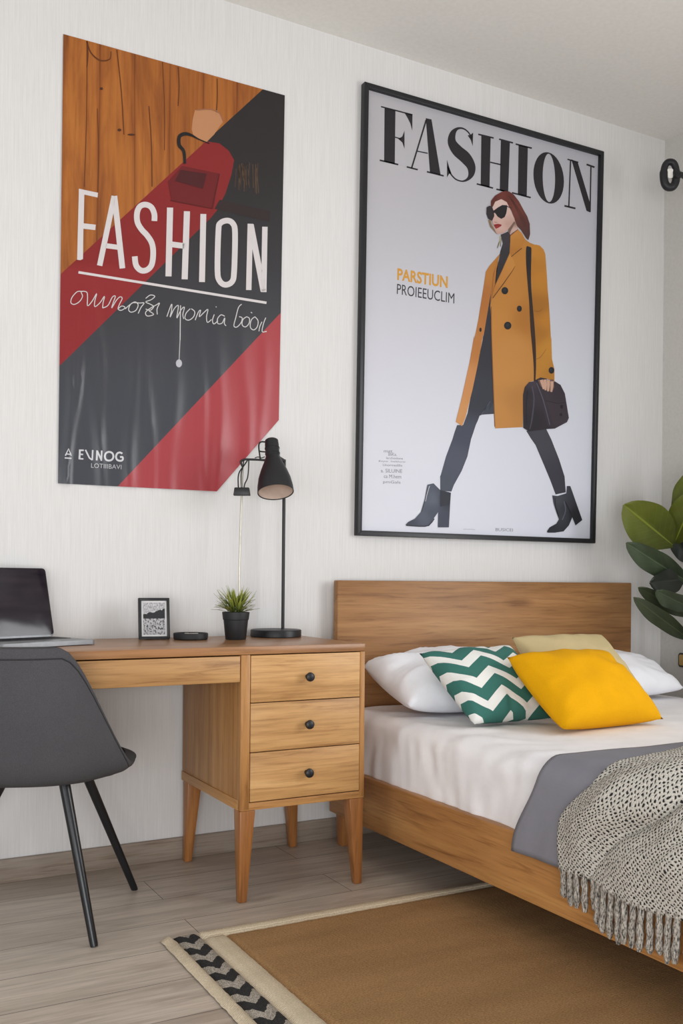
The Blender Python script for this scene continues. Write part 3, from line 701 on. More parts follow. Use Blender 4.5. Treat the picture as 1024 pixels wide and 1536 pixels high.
# ================================================================== picture frame on the desk
fx, fy = .962, -.125
ax = Vector((1, -.12, 0)).normalized(); back = Vector((.12, 1, 0)).normalized()
upv = (UZ*math.cos(R(8))+back*math.sin(R(8))).normalized(); nrm = upv.cross(ax)*-1
if nrm.y > 0: nrm = -nrm
wv_, hv = .1, .134
pc = thing('picture_frame', (fx, fy, ZD), 'small black frame with a black and white landscape photo on the desk', 'picture frame')
P0 = Vector((fx, fy, ZD+.0015))-ax*wv_/2
def pf_(a, b, c): return P0+ax*a+upv*b+nrm*c
bm = bmesh.new()
oo = [(0, 0), (wv_, 0), (wv_, hv), (0, hv)]; ii = [(.009, .009), (wv_-.009, .009), (wv_-.009, hv-.009), (.009, hv-.009)]
for i in range(4):
    j = (i+1) % 4
    hexa(bm, [pf_(*oo[i], -.008), pf_(*oo[j], -.008), pf_(*ii[j], -.008), pf_(*ii[i], -.008)], [pf_(*oo[i], .006), pf_(*oo[j], .006), pf_(*ii[j], .006), pf_(*ii[i], .006)], .0012)
finish('frame', bm, m_black, pc)
bm = bmesh.new(); hexa(bm, [pf_(.008, .008, -.007), pf_(wv_-.008, .008, -.007), pf_(wv_-.008, hv-.008, -.007), pf_(.008, hv-.008, -.007)], [pf_(.008, .008, .001), pf_(wv_-.008, .008, .001), pf_(wv_-.008, hv-.008, .001), pf_(.008, hv-.008, .001)], 0)
mt = finish('mount', bm, plain('white mount card', rgb(222, 222, 222), .7), pc)
t = NT('black and white landscape photo')
tc = t.n('ShaderNodeTexCoord'); sp = t.n('ShaderNodeSeparateXYZ'); t.l(tc.outputs['UV'], sp.inputs[0])
n1 = t.noise(t.coords('UV', (3, 3, 1)), 1.6, 5, .6); n2 = t.noise(t.coords('UV', (9, 9, 1)), 1.5, 5, .7)
ridge = t.math('ADD', t.math('MULTIPLY', n1, .22), t.math('SUBTRACT', t.math('MULTIPLY', sp.outputs[0], .18), -.52))
mount = t.math('MULTIPLY', t.math('LESS_THAN', sp.outputs[1], ridge), t.math('GREATER_THAN', sp.outputs[1], .5))
sky = t.ramp(n2, [(.35, (.22, .22, .23, 1)), (.6, (.62, .62, .63, 1))])
low = t.ramp(n2, [(.4, (.02, .02, .022, 1)), (.52, (.5, .5, .52, 1))])
o = t.mix(t.math('GREATER_THAN', sp.outputs[1], .5), low, sky)
o = t.mix(mount, o, (.035, .036, .04, 1)); t.col(o); t.rough(.25); m_photo = t.m
bm = bmesh.new(); grid(bm, 2, 2, lambda u, v: pf_(.015+u*(wv_-.03), .015+v*(hv-.03), .0016)); finish('photo', bm, m_photo, pc)
bm = bmesh.new()
s0 = pf_(wv_/2-.012, .1, -.009); s1 = pf_(wv_/2+.012, .1, -.009); g0 = Vector((s0.x, fy+.068, ZD+.001)); g1 = Vector((s1.x, fy+.068, ZD+.001)); th = Vector((0, .003, 0))
hexa(bm, [g0, g1, g1+th, g0+th], [s0, s1, s1+th, s0+th], .0004); finish('easel_stand', bm, m_black, pc)

# ================================================================== little black dish
bm = bmesh.new()
lathe(bm, [(0, 0), (.052, 0), (.0555, .003), (.0565, .018), (.0545, .0215), (.050, .0215), (.048, .018), (.046, .009), (0, .008)], (1.076, -.15, ZD), 40)
dish = tag(finish('desk_dish', bm, m_blacksoft, None, (1.076, -.15, ZD)), 'low round black dish between the photo frame and the potted plant', 'dish')
bm = bmesh.new()
for a, b, l in ((1.07, -.155, .02), (1.09, -.15, .014), (1.06, -.14, .016)):
    box(bm, (a, b, ZD+.0095), (a+l, b+.012, ZD+.0205), .003)
clip = tag(finish('paper_clips', bm, m_silver, None, (1.076, -.15, ZD+.0095)), 'little pale metal bits lying in the round black dish', 'desk bits'); clip['kind'] = 'stuff'

# ================================================================== potted plant on the desk
px_, py_ = 1.213, -.20
pp = thing('potted_plant', (px_, py_, ZD), 'small spiky green plant in a black pot in front of the desk lamp', 'plant')
bm = bmesh.new()
lathe(bm, [(0, 0), (.0325, 0), (.034, .002), (.0405, .064), (.0425, .066), (.045, .088), (.0445, .090), (.0415, .090), (.040, .080), (0, .080)], (px_, py_, ZD), 40)
pot = finish('pot', bm, m_blacksoft, pp)
bm = bmesh.new(); lathe(bm, [(0, .083), (.03, .082), (.0402, .0805)], (px_, py_, ZD), 24)
finish('soil', bm, plain('soil', rgb(52, 42, 34), .95, scale=200, nz=.4), pp)
def leafmat(name, a, b, rough=.45, attr='u'):
    t = NT(name); tc = t.n('ShaderNodeTexCoord'); sp = t.n('ShaderNodeSeparateXYZ'); t.l(tc.outputs['UV'], sp.inputs[0])
    n_ = t.noise(t.coords('Object'), 14, 3)
    c = t.math('ADD', t.math('MULTIPLY', sp.outputs[1], .5), t.math('MULTIPLY', n_, .5))
    o = t.ramp(c, [(.2, a), (.8, b)])
    mid = t.math('ABSOLUTE', t.math('SUBTRACT', sp.outputs[0], .5))
    o = t.mix(t.math('LESS_THAN', mid, .02), o, tuple(min(1, x*1.5) for x in b[:3])+(1,))
    ve = t.math('FRACT', t.math('ADD', t.math('MULTIPLY', sp.outputs[1], 9), t.math('MULTIPLY', mid, -5)))
    o = t.mix(t.math('MULTIPLY', t.math('LESS_THAN', ve, .06), .3), o, tuple(min(1, x*1.4) for x in b[:3])+(1,))
    t.col(o); t.rough(rough)
    t.b.inputs['Transmission Weight'].default_value = 0
    return t.m
m_sprig = leafmat('sprig leaf', rgb(52, 74, 28), rgb(168, 176, 84), .5)
bm = bmesh.new()
for i in range(150):
    az = random.uniform(0, 2*math.pi); el = random.uniform(.15, 1.35); L = random.uniform(.045, .085)*(.75+.35*math.sin(el))
    b0 = Vector((px_+math.cos(az)*random.uniform(0, .026), py_+math.sin(az)*random.uniform(0, .026), ZD+.082+random.uniform(0, .03)))
    d0 = Vector((math.cos(az)*math.cos(el), math.sin(az)*math.cos(el), math.sin(el)))
    sd = d0.cross(UZ).normalized()*random.uniform(.0025, .0042)
    cv = random.uniform(-.25, .12)
    def fn(u, v, b0=b0, d0=d0, sd=sd, L=L, cv=cv):
        w = (math.sin(min(1, v*1.05)*math.pi*.94+.12))
        return b0+d0*L*v+UZ*(cv*L*v*v)+sd*(u*2-1)*w+UZ*abs(u-.5)*.002
    grid(bm, 2, 4, fn)
finish('foliage', bm, m_sprig, pp, recalc=False)

# ================================================================== desk lamp
lx, ly = 1.402, -.105
la = thing('desk_lamp', (lx, ly, ZD), 'black metal desk lamp with a cone shade on a round base', 'lamp')
bm = bmesh.new(); lathe(bm, [(0, 0), (.086, 0), (.088, .002), (.088, .022), (.0865, .0245), (.083, .0255), (0, .0265)], (lx, ly, ZD), 56); finish('base', bm, m_black, la)
pxx, pyy = lx+.032, ly+.012
dpole = (Vector((pxx, pyy, 0))-Vector((0, -D, 0))).dot(fw)
ztop = 1.372
bm = bmesh.new(); tube(bm, [(pxx, pyy, ZD+.022), (pxx, pyy, ztop)], .0058, 14)
finish('pole', bm, m_black, la)
dh = dpole-.10
def hp(x, y, dd=0): return depp(x, y, dh+dd)
top, bot = hp(407, 660), hp(415.5, 743)
axis = (bot-top).normalized(); axis = (axis - fw*.36).normalized(); Lh = (bot-top).length*1.04
bm = bmesh.new()
pr = [(0, .0), (.019, .0), (.0225, .003), (.0235, .018), (.0238, .062), (.0245, .066), (.0255, .068), (.031, .084), (.044, .115), (.054, .145), (.0595, .175), (.0605, Lh), (.0585, Lh), (.0575, .174), (.052, .145), (.042, .115), (.029, .086), (.02, .075), (0, .073)]
lathe(bm, [p for p in pr if p[1] <= Lh+1e-6], top, 48, axis)
for f in bm.faces:
    c = f.calc_center_median()-top; h = c.dot(axis); r_ = (c-axis*h).length
    prof_out = .0235 if h < .068 else .0255+(.0605-.0255)*((h-.068)/(Lh-.068))
    f.material_index = 1 if (h > .07 and False) else 0
shade = finish('shade', bm, m_black, la)
m_inner = plain('pale shade lining', rgb(206, 186, 172), .6)
bm = bmesh.new(); lathe(bm, [(.0572, Lh-.002), (.0562, .173), (.051, .145), (.041, .115), (.028, .088), (.0, .080)], top, 48, axis)
sub('shade_lining', bm, m_inner, shade, la)
bm = bmesh.new(); lathe(bm, [(0, .09), (.012, .092), (.016, .108), (.022, .125), (.024, .138), (.02, .15), (.01, .158), (0, .16)], top, 24, axis)
sub('bulb', bm, plain('frosted bulb', rgb(236, 230, 222), .4), shade, la)
bm = bmesh.new()
for h in (.030, .050): lathe(bm, [(.0238, h), (.0252, h+.001), (.0252, h+.003), (.0238, h+.004)], top, 40, axis)
sub('socket_ring', bm, m_blacksoft, shade, la)
# side arm, bracket, steel rod, clamp and cords
xr, yr = 1.262, -.115
rodtop = Vector((xr+.006, yr, 1.372))
drod = (Vector((xr, yr, 0))-Vector((0, -D, 0))).dot(fw)
bm = bmesh.new(); tube(bm, [(xr-.004, yr, ZD), (xr-.002, yr, 1.0), (xr+.002, yr, 1.2), (xr+.006, yr, 1.345)], .0034, 12); finish('rod', bm, m_silver, la)['label'] = 'thin pale steel rod'
bm = bmesh.new()
sideL = top+axis*.066-rt*.02
a0 = depp(368, 689, drod); a1 = depp(385, 689.5, (drod+dh)/2)
tube(bm, spline([a0, a1, hp(398, 690), sideL+rt*.006], 5), .0038, 10)
tube(bm, spline([a0, depp(361, 692, drod), Vector((xr+.006, yr, 1.335))], 5), .0038, 10)
tube(bm, [Vector((pxx, pyy, ztop-.004)), top+axis*.05+fw*.012], .0055, 10)
finish('arm', bm, m_black, la)
bm = bmesh.new(); tube(bm, spline([hp(398, 663), hp(391, 663), hp(388, 668), hp(389, 680), hp(390.5, 690)], 5), .0026, 8); tube(bm, spline([hp(400, 678), hp(393, 677.5), hp(389.5, 677)], 4), .0024, 8); tube(bm, spline([hp(397, 685), hp(392, 687), hp(387, 685.5), hp(382, 687)], 4), .0016, 8)
finish('bracket', bm, m_black, la)
bm = bmesh.new()
c0 = depp(363, 737.5, drod-.004)
hexa(bm, [c0-rt*.029-UZ*.0135-fw*.012, c0+rt*.028-UZ*.0135-fw*.012, c0+rt*.028-UZ*.0135+fw*.012, c0-rt*.029-UZ*.0135+fw*.012],
     [c0-rt*.025+UZ*.0135-fw*.012, c0+rt*.024+UZ*.0135-fw*.012, c0+rt*.024+UZ*.0135+fw*.012, c0-rt*.025+UZ*.0135+fw*.012], .002)
finish('clamp', bm, m_black, la)
def rp(x, y, dd=0): return depp(x, y, drod+dd)
for P in ([rp(372, 689), rp(366, 698), rp(359, 708), rp(357, 718), rp(357.5, 733)], [rp(366, 688), rp(364, 700), rp(361.5, 712), rp(362, 733)], [rp(373, 690), rp(372.5, 705), rp(371, 717), rp(367, 726), rp(366, 733)]):
    bm = bmesh.new(); tube(bm, spline(P, 6), .0022, 8); finish('cord', bm, m_blacksoft, la)

# ================================================================== upholstered chair
m_fab = fabric('charcoal wool upholstery', rgb(84, 83, 86), .22, 650, .4)
ch = thing('desk_chair', (.53, -.35, 0), 'dark grey upholstered bucket chair on black legs pushed up to the desk', 'chair', rz=-math.atan2(.40, .92))
rot = Matrix.Rotation(ch.rotation_euler.z, 3, 'Z')
def shell(ang, r):
    """ang 0 = middle of the back, +-pi = front of the seat; r 0 centre .. 1 rim"""
    a = abs(ang)
    w = 1-sm(.5, 1.42, a)
    zr = .452+.325*w-.012*sm(2.2, math.pi, a)
    rx, ry = .262, .25+.015*math.cos(ang)*-1
    lean = 1+.0*w
    dirx, diry = math.sin(ang), -math.cos(ang)
    sgx = (abs(dirx)**.85)*(1 if dirx >= 0 else -1); sgy = (abs(diry)**.85)*(1 if diry >= 0 else -1)
    k = min(1, r/.5); k2 = max(0, (r-.5)/.5)
    pl_ = .80*k**.9 + (.20*math.sin(k2*math.pi/2) if r > .5 else 0)
    z = .425+.012*k*k + (zr-.437)*(k2**1.55 if w > .02 else k2)
    taper = 1-.24*w*k2**1.5*(abs(dirx)**.7)
    yb = -.045*w*k2
    return Vector((sgx*rx*pl_*taper, sgy*ry*pl_+yb, z))
bm = bmesh.new(); NA, NR = 72, 22
c0 = bm.verts.new(shell(0, 0)); rings = []
for j in range(1, NR+1): rings.append([bm.verts.new(shell(-math.pi+2*math.pi*i/NA, j/NR)) for i in range(NA)])
for i in range(NA):
    k = (i+1) % NA; bm.faces.new([c0, rings[0][i], rings[0][k]])
    for j in range(NR-1): bm.faces.new([rings[j][i], rings[j+1][i], rings[j+1][k], rings[j][k]])
bmesh.ops.recalc_face_normals(bm, faces=bm.faces)
sh = finish('seat_shell', bm, m_fab, ch, (0, 0, 0), recalc=False)
me = sh.data
if me.polygons[0].normal.z < 0: me.flip_normals()
so = sh.modifiers.new('thick', 'SOLIDIFY'); so.thickness = .034; so.offset = -1; so.use_even_offset = False
bv = sh.modifiers.new('round', 'BEVEL'); bv.width = .013; bv.segments = 3; bv.limit_method = 'ANGLE'; bv.angle_limit = R(50)
bm = bmesh.new(); pts = []
for i in range(NA):
    a = -math.pi+2*math.pi*i/NA; p = shell(a, .975); e = .01
    tu = shell(a+e, .975)-shell(a-e, .975); tv = shell(a, .985)-shell(a, .925)
    n_ = tu.cross(tv).normalized()
    if n_.dot(p-Vector((0, 0, .75))) < 0: n_ = -n_
    pts.append(p+n_*.0335)
tube(bm, pts, .0022, 6, closed=True); finish('seam_piping', bm, plain('dark seam', rgb(52, 51, 54), .9), ch, (0, 0, 0))
for (ax_, ay_), (tx, ty) in (((.222, -.235), (.12, -.12)), ((.27, .22), (.13, .10)), ((-.245, -.10), (-.045, -.10)), ((-.265, .195), (-.13, .10))):
    bm = bmesh.new(); tube(bm, [(ax_, ay_, 0), (ax_+(tx-ax_)*.02, ay_+(ty-ay_)*.02, .008), (tx, ty, .405)], [.0095, .0105, .0150], 18); finish('leg', bm, m_blackleg, ch, (0, 0, 0))

# ================================================================== bed
XB0, XB1, YB = 1.64, 3.13, -2.12
bed = thing('bed', ((XB0+XB1)/2, YB/2, 0), 'oak double bed frame with a plain panel headboard', 'bed')
bm = bmesh.new(); box(bm, (1.668, -.062, .16), (XB1, -.03, .952), .004); finish('headboard', bm, m_head, bed)
bm = bmesh.new(); box(bm, (XB0, YB, .115), (XB0+.03, -.062, .285), .004); finish('side_rail', bm, m_rail, bed)
bm = bmesh.new(); box(bm, (XB1-.03, YB, .115), (XB1, -.062, .285), .004); finish('side_rail', bm, m_rail, bed)
bm = bmesh.new(); box(bm, (XB0+.03, YB, .115), (XB1-.03, YB+.03, .285), .004); finish('foot_rail', bm, m_head, bed)
bm = bmesh.new()
for i in range(14):
    y = -.12-i*.142; box(bm, (XB0+.03, y-.08, .215), (XB1-.03, y, .235), .002)
finish('slats', bm, m_oak_x, bed)
for cx, cy in ((XB0+.05, -.11), (XB1-.05, -.11), (XB0+.06, YB+.09), (XB1-.06, YB+.09)):
    bm = bmesh.new(); hexa(bm, sq(cx-.012, cy, .02, 0 if cy > -1 or cx > 2.5 else .0115), sq(cx, cy, .034, .2), .004); finish('leg', bm, m_leg, bed)

# mattress in a creased white sheet
ZM = .492
def rbox(bm, lo, hi, r, step, disp):
    lo, hi = Vector(lo), Vector(hi); il = lo+Vector((r,)*3); ih = hi-Vector((r,)*3)
    d = hi-lo; n_ = [max(2, int(d[i]/step)) for i in range(3)]
    for ax_ in range(3):
        b_, c_ = (ax_+1) % 3, (ax_+2) % 3
        for s_ in (0, 1):
            vs = {}
            def P(i, j):
                p = Vector((0, 0, 0)); p[ax_] = hi[ax_] if s_ else lo[ax_]
                p[b_] = lo[b_]+d[b_]*i/n_[b_]; p[c_] = lo[c_]+d[c_]*j/n_[c_]
                q_ = Vector((max(il[k], min(ih[k], p[k])) for k in range(3)))
                o_ = p-q_
                nn = o_.normalized() if o_.length > 1e-9 else Vector((0, 0, 1))
                w_ = q_+nn*r if o_.length > 1e-9 else p
                return w_+nn*disp(w_, nn)
            for i in range(n_[b_]+1):
                for j in range(n_[c_]+1): vs[i, j] = bm.verts.new(P(i, j))
            for i in range(n_[b_]):
                for j in range(n_[c_]): bm.faces.new([vs[i, j], vs[i+1, j], vs[i+1, j+1], vs[i, j+1]])
    bmesh.ops.remove_doubles(bm, verts=bm.verts, dist=1e-5)
def mdisp(p, n_):
    s_ = 1-abs(n_.z)
    side_ = .012*nz(p.y*9+nz(p.y*3, p.z*5)*2, p.z*4, 1.3)+.006*nz(p.y*22, p.z*6+p.y*5, 4.1)
    sh_ = .009*nz(p.y*14+p.x*9, p.x*5-p.y*3, 7.7)*sm(.25, .1, p.x-1.66) if n_.z > .3 else 0
    topw = .004*nz(p.x*3.2+p.y*2, p.y*5.5, 2.2)+.0025*abs(nz(p.x*7, p.y*9+p.x*5, 9.1))
    return s_*side_+(1-s_)*topw+sh_
bm = bmesh.new(); rbox(bm, (1.662, -1.98, .236), (3.108, -.075, ZM), .055, .014, mdisp)
m_sheet_w = fabric('white cotton sheet', rgb(240, 239, 241), .03, 500, .12)
tag(finish('mattress', bm, m_sheet_w, None, (2.385, -1.03, .236), ang=80), 'thick mattress in a creased white sheet on the oak bed', 'mattress')

# drapes over the left edge of the bed
def drape(s, off, zh, sh=.06, xs=1.648):
    """s: length from the hem up the side, over the shoulder and across the bed -> (x, z, nx, nz)"""
    xo = xs-off; zt_ = ZM+off; l1 = (zt_-sh)-zh
    if s < l1:
        z = zh+s; return (xo-.006*sm(.40, .27, z), z, -1.0, 0.0)
    arc = sh*math.pi/2
    if s < l1+arc:
        a = (s-l1)/sh; return (xo+sh-sh*math.cos(a), zt_-sh+sh*math.sin(a), -math.cos(a), math.sin(a))
    return (xo+sh+(s-l1-arc), zt_, 0.0, 1.0)
gy0, gy1 = -1.235, -1.92
def gfn(u, v):
    s_ = u*1.66; y = gy0+(gy1-gy0)*v + .012*math.sin(s_*3+1)*(1-v)
    x, z, a, b = drape(s_, .012, .238+.004*math.sin(v*9))
    d_ = .003*nz(s_*6, y*7, 3)+.006*max(0, nz(y*16, s_*3, 5))*sm(.2, .0, s_)
    y += .108*sm(.27, .0, s_)*(1-v)
    return Vector((x+a*d_, y, z+b*d_))
m_grey = fabric('slate grey blanket', rgb(138, 138, 146), .06, 700, .2)
bm = bmesh.new(); grid(bm, 110, 50, gfn)
gb = finish('grey_blanket', bm, m_grey, None, (2.3, -1.55, ZM), ang=80)
so = gb.modifiers.new('thick', 'SOLIDIFY'); so.thickness = .007; so.offset = 0
tag(gb, 'smooth slate grey blanket laid across the white bed under the knitted throw', 'blanket')

# knitted throw
t = NT('black flecked cream knit')
uv = t.coords('UV', (116, 116, 1), (0, 0, R(45)))
tcw = t.n('ShaderNodeTexNoise'); tcw.inputs['Scale'].default_value = 70; tcw.inputs['Detail'].default_value = 2; t.l(t.coords('UV'), tcw.inputs['Vector'])
vm = t.n('ShaderNodeVectorMath', operation='MULTIPLY_ADD'); t.l(tcw.outputs['Color'], vm.inputs[0]); vm.inputs[1].default_value = (1.6, 1.6, 0); t.l(uv, vm.inputs[2])
fr_ = t.n('ShaderNodeVectorMath', operation='FRACTION'); t.l(vm.outputs[0], fr_.inputs[0])
ds = t.n('ShaderNodeVectorMath', operation='DISTANCE'); t.l(fr_.outputs[0], ds.inputs[0]); ds.inputs[1].default_value = (.5, .5, 0)
sep = t.n('ShaderNodeSeparateXYZ'); t.l(fr_.outputs[0], sep.inputs[0])
dd = t.math('SQRT', t.math('ADD', t.math('POWER', t.math('SUBTRACT', sep.outputs[0], .5), 2), t.math('POWER', t.math('SUBTRACT', sep.outputs[1], .5), 2)))
fine = t.noise(t.coords('UV'), 420, 2)
cream = t.ramp(fine, [(.3, rgb(168, 163, 155)), (.6, rgb(216, 212, 204))])
o = t.mix(t.ramp(dd, [(.20, (1, 1, 1, 1)), (.34, (0, 0, 0, 1))]), cream, rgb(52, 51, 50))
t.col(o); t.rough(.95); t.bump(t.math('ADD', dd, t.math('MULTIPLY', fine, .4)), .8, .004)
t.b.inputs['Specular IOR Level'].default_value = .1
m_knit = t.m
ty0, ty1 = -1.322, -2.05
def hem(v): return .245-.012*v+.006*math.sin(v*14)
def tbase(s_, v, extra=0.0):
    y = ty0+(ty1-ty0)*v
    f1_ = math.sin((y*1.0+s_*.62)*21+2.0*nz(s_*2.5, y*3, 1)); f2_ = math.sin((y*.9+s_*.9)*44+3*nz(s_*4, y*4, 6))
    fold = .048*abs(math.sin((y*1.0+s_*.66)*11.5+.9+.9*nz(s_*2.2, y*2.5, 1)))**.65-.012+.005*abs(f2_)+.008*nz(s_*9, y*9, 2)
    fold *= (.5+.5*sm(0, .12, s_))*(.25+.75*sm(0, .16, v)); fold = max(fold, -.004)
    x, z, a, b = drape(s_, .021, hem(v), .07)
    lift = .05*sm(.38, .8, s_)*sm(-.05, .12, v)
    y += (-.108*sm(.11, .27, s_)+.17*sm(.40, .95, s_))*(1-v)+.006*math.sin(s_*17)*(1-v)
    return Vector((x+a*(fold+.004), y, z+b*(fold+.004+lift)))
bm = bmesh.new(); grid(bm, 170, 150, lambda u, v: tbase(u*1.25, v), lambda u, v: (u*1.25, v*.705*1.05))
th_ = finish('knitted_throw', bm, m_knit, None, (2.0, -1.7, ZM), ang=90)
so = th_.modifiers.new('thick', 'SOLIDIFY'); so.thickness = .009; so.offset = 0
tag(th_, 'black flecked cream knitted throw with a tasselled edge hanging over the bed side', 'throw')
t = NT('knit yarn tassel'); f = t.noise(t.coords('Object', (1, 1, .35)), 330, 3)
t.col(t.ramp(f, [(.36, rgb(70, 68, 66)), (.5, rgb(160, 154, 145)), (.7, rgb(206, 200, 190))])); t.rough(.95); t.bump(f, .8, .003); m_tass = t.m
NTS = 30
for i in range(NTS):
    v_ = (i+.5)/NTS
    p = tbase(.004, v_); L = random.uniform(.098, .122)*(.75 if i < 5 else 1)
    pts = []; rr = []
    sx, sy = random.uniform(-.004, .002), random.uniform(-.006, .006)
    for k in range(9):
        f_ = k/8
        pts.append(p+Vector((sx*f_+.0008*math.sin(k*1.7+i), sy*f_+.0009*math.sin(k*1.3+i*2), .006-L*f_)))
        rr.append((.0074+.0010*math.sin(k*2.1+i))*(1 if k < 8 else .55)*(1+.2*f_))
    bm = bmesh.new(); tube(bm, pts, rr, 8)
    o = finish('tassel', bm, m_tass, th_, th_.location)

# ================================================================== pillows and cushions
def cushion(name, BL, BR, TR, TL, T, mat, label, cat, group=None, N=34, pinch=.05, seed=0.0, wr=.004, power=.42, sag=0.0, uvm=None):
    BL, BR, TR, TL = (Vector(p) for p in (BL, BR, TR, TL))
    n_ = ((BR-BL).cross(TL-BL)).normalized()
    if n_.z < 0: n_ = -n_
    bm = bmesh.new()
    def mid(u, v):
        a, b = u*2-1, v*2-1
        a2 = a*(1-pinch*(1-b*b)); b2 = b*(1-pinch*(1-a*a))
        u2, v2 = (a2+1)/2, (b2+1)/2
        return (BL*(1-u2)+BR*u2)*(1-v2)+(TL*(1-u2)+TR*u2)*v2
    def th(u, v):
        a, b = u*2-1, v*2-1
        e = max(0, (1-a*a)*(1-b*b))
        return T/2*e**power*(1-.25*sag*(v)) + wr*.25*min(1, e*6)
    def wrk(u, v):
        a, b = u*2-1, v*2-1
        e = max(abs(a), abs(b))
        r_ = nz(u*5+seed, v*5, seed)*wr*1.2
        ang_ = math.atan2(b, a)
        return (r_+wr*nz(ang_*5+seed, e*2, 3+seed)*sm(.35, .85, e))*sm(1.0, .9, e)
    A_ = grid(bm, N, N, lambda u, v: mid(u, v)+n_*(th(u, v)+wrk(u, v)), uvm)
    B_ = grid(bm, N, N, lambda u, v: mid(u, v)-n_*th(u, v)*.85)
    bmesh.ops.remove_doubles(bm, verts=bm.verts, dist=2e-3 if wr*.25 > 1e-3 else 1e-3)
    c = (BL+BR+TR+TL)/4
    return tag(finish(name, bm, mat, None, c, ang=100), label, cat, group)
m_pil = fabric('white cotton pillowcase', rgb(244, 245, 250), .025, 500, .1)
cushion('pillow', (1.70, -.50, .545), (2.30, -.50, .548), (2.30, -.15, .655), (1.715, -.16, .648), .20, m_pil, 'white pillow behind the green chevron cushion', 'pillow', 'white bed pillows', seed=1.2, wr=.012, pinch=.03)
cushion('pillow', (2.42, -.47, .54), (3.03, -.45, .535), (3.05, -.14, .64), (2.42, -.14, .66), .15, m_pil, 'white pillow behind the beige and yellow cushions at the far side of the bed', 'pillow', 'white bed pillows', seed=5.7, wr=.010, pinch=.03)
t = NT('green and white chevron cotton')
tc = t.n('ShaderNodeTexCoord'); sp = t.n('ShaderNodeSeparateXYZ'); t.l(tc.outputs['UV'], sp.inputs[0])
tri = t.math('PINGPONG', t.math('MULTIPLY', sp.outputs[0], 4.6), 1.0)
zz = t.math('FRACT', t.math('ADD', t.math('MULTIPLY', t.math('ADD', sp.outputs[1], t.math('MULTIPLY', sp.outputs[0], .16)), 3.7), t.math('MULTIPLY', tri, .66)))
wv2 = t.noise(t.coords('UV'), 300, 2)
gr = t.ramp(wv2, [(.3, rgb(50, 104, 96)), (.7, rgb(64, 122, 112))])
o = t.mix(t.math('LESS_THAN', zz, .44), gr, rgb(228, 228, 224)); t.col(o); t.rough(.85); t.bump(wv2, .2, .001)
cushion('cushion', (1.80, -.715, .508), (2.11, -.735, .51), (2.085, -.53, .735), (1.735, -.50, .715), .135, t.m, 'green and white chevron cushion leaning beside the yellow one', 'cushion', seed=2.4, wr=.007)
m_beige = fabric('beige cotton', rgb(205, 188, 146), .05, 500, .15)
cushion('cushion', (2.15, -.665, .53), (2.62, -.655, .53), (2.60, -.43, .755), (2.17, -.43, .755), .13, m_beige, 'plain beige cushion standing behind the yellow one', 'cushion', seed=8.8)
m_yel = fabric('mustard velvet', rgb(224, 166, 8), .06, 500, .15)
cushion('cushion', (1.965, -.935, .513), (2.405, -.915, .513), (2.35, -.69, .715), (1.945, -.69, .71), .165, m_yel, 'bright mustard yellow cushion in front of the other cushions', 'cushion', seed=4.1, wr=.006, pinch=.03)

# ================================================================== rug
ry0, ry1, rx0, rx1 = -.70, -2.35, .80, 2.75
rug = thing('rug', ((rx0+rx1)/2, (ry0+ry1)/2, 0), 'brown jute rug with a cream border and a black and grey patterned end', 'rug')
def weave(name, a, b, sx, sy, bump=.5):
    t = NT(name); f = t.noise(t.coords('Object', (sx, sy, 1)), 1.0, 4, .65, .2); g = t.noise(t.coords('Object', (2.5, 11, 1)), 1.0, 3)
    w_ = t.n('ShaderNodeTexWave', bands_direction='Y'); w_.inputs['Scale'].default_value = 55; w_.inputs['Distortion'].default_value = 2.5; w_.inputs['Detail'].default_value = 2
    t.l(t.coords('Object'), w_.inputs['Vector'])
    o = t.mix(.8, t.ramp(f, [(.3, a), (.68, b)]), t.ramp(g, [(.3, (.84, .83, .82, 1)), (.65, (1.05, 1.05, 1.05, 1))]), 'MULTIPLY')
    o = t.mix(.18, o, w_.outputs['Color'], 'MULTIPLY')
    t.col(o); t.rough(.95); t.bump(t.math('ADD', f, t.math('MULTIPLY', w_.outputs['Fac'], .6)), bump, .003); t.b.inputs['Specular IOR Level'].default_value = .1
    return t.m
m_jute = weave('brown jute', rgb(146, 114, 78), rgb(198, 160, 116), 190, 300)
m_cream = weave('cream cotton border', rgb(204, 188, 162), rgb(240, 226, 202), 260, 260)
t = NT('black and grey zigzag weave')
sp = t.n('ShaderNodeSeparateXYZ'); v = t.coords('Object')
nd = t.n('ShaderNodeTexNoise'); nd.inputs['Scale'].default_value = 60; t.l(v, nd.inputs['Vector'])
vm = t.n('ShaderNodeVectorMath', operation='MULTIPLY_ADD'); t.l(nd.outputs['Color'], vm.inputs[0]); vm.inputs[1].default_value = (.012, .012, 0); t.l(v, vm.inputs[2]); t.l(vm.outputs[0], sp.inputs[0])
tri = t.math('PINGPONG', t.math('MULTIPLY', sp.outputs[0], 1/.0335), 1.0)
zz = t.math('FRACT', t.math('ADD', t.math('MULTIPLY', sp.outputs[1], 1/.088), t.math('MULTIPLY', tri, .5)))
fn_ = t.noise(v, 380, 2)
o = t.mix(t.math('LESS_THAN', zz, .52), t.ramp(fn_, [(.35, rgb(120, 114, 106)), (.6, rgb(196, 188, 176))]), t.ramp(fn_, [(.35, rgb(30, 30, 32)), (.7, rgb(62, 61, 60))]))
t.col(o); t.rough(.95); t.bump(fn_, .6, .003); m_zig = t.m
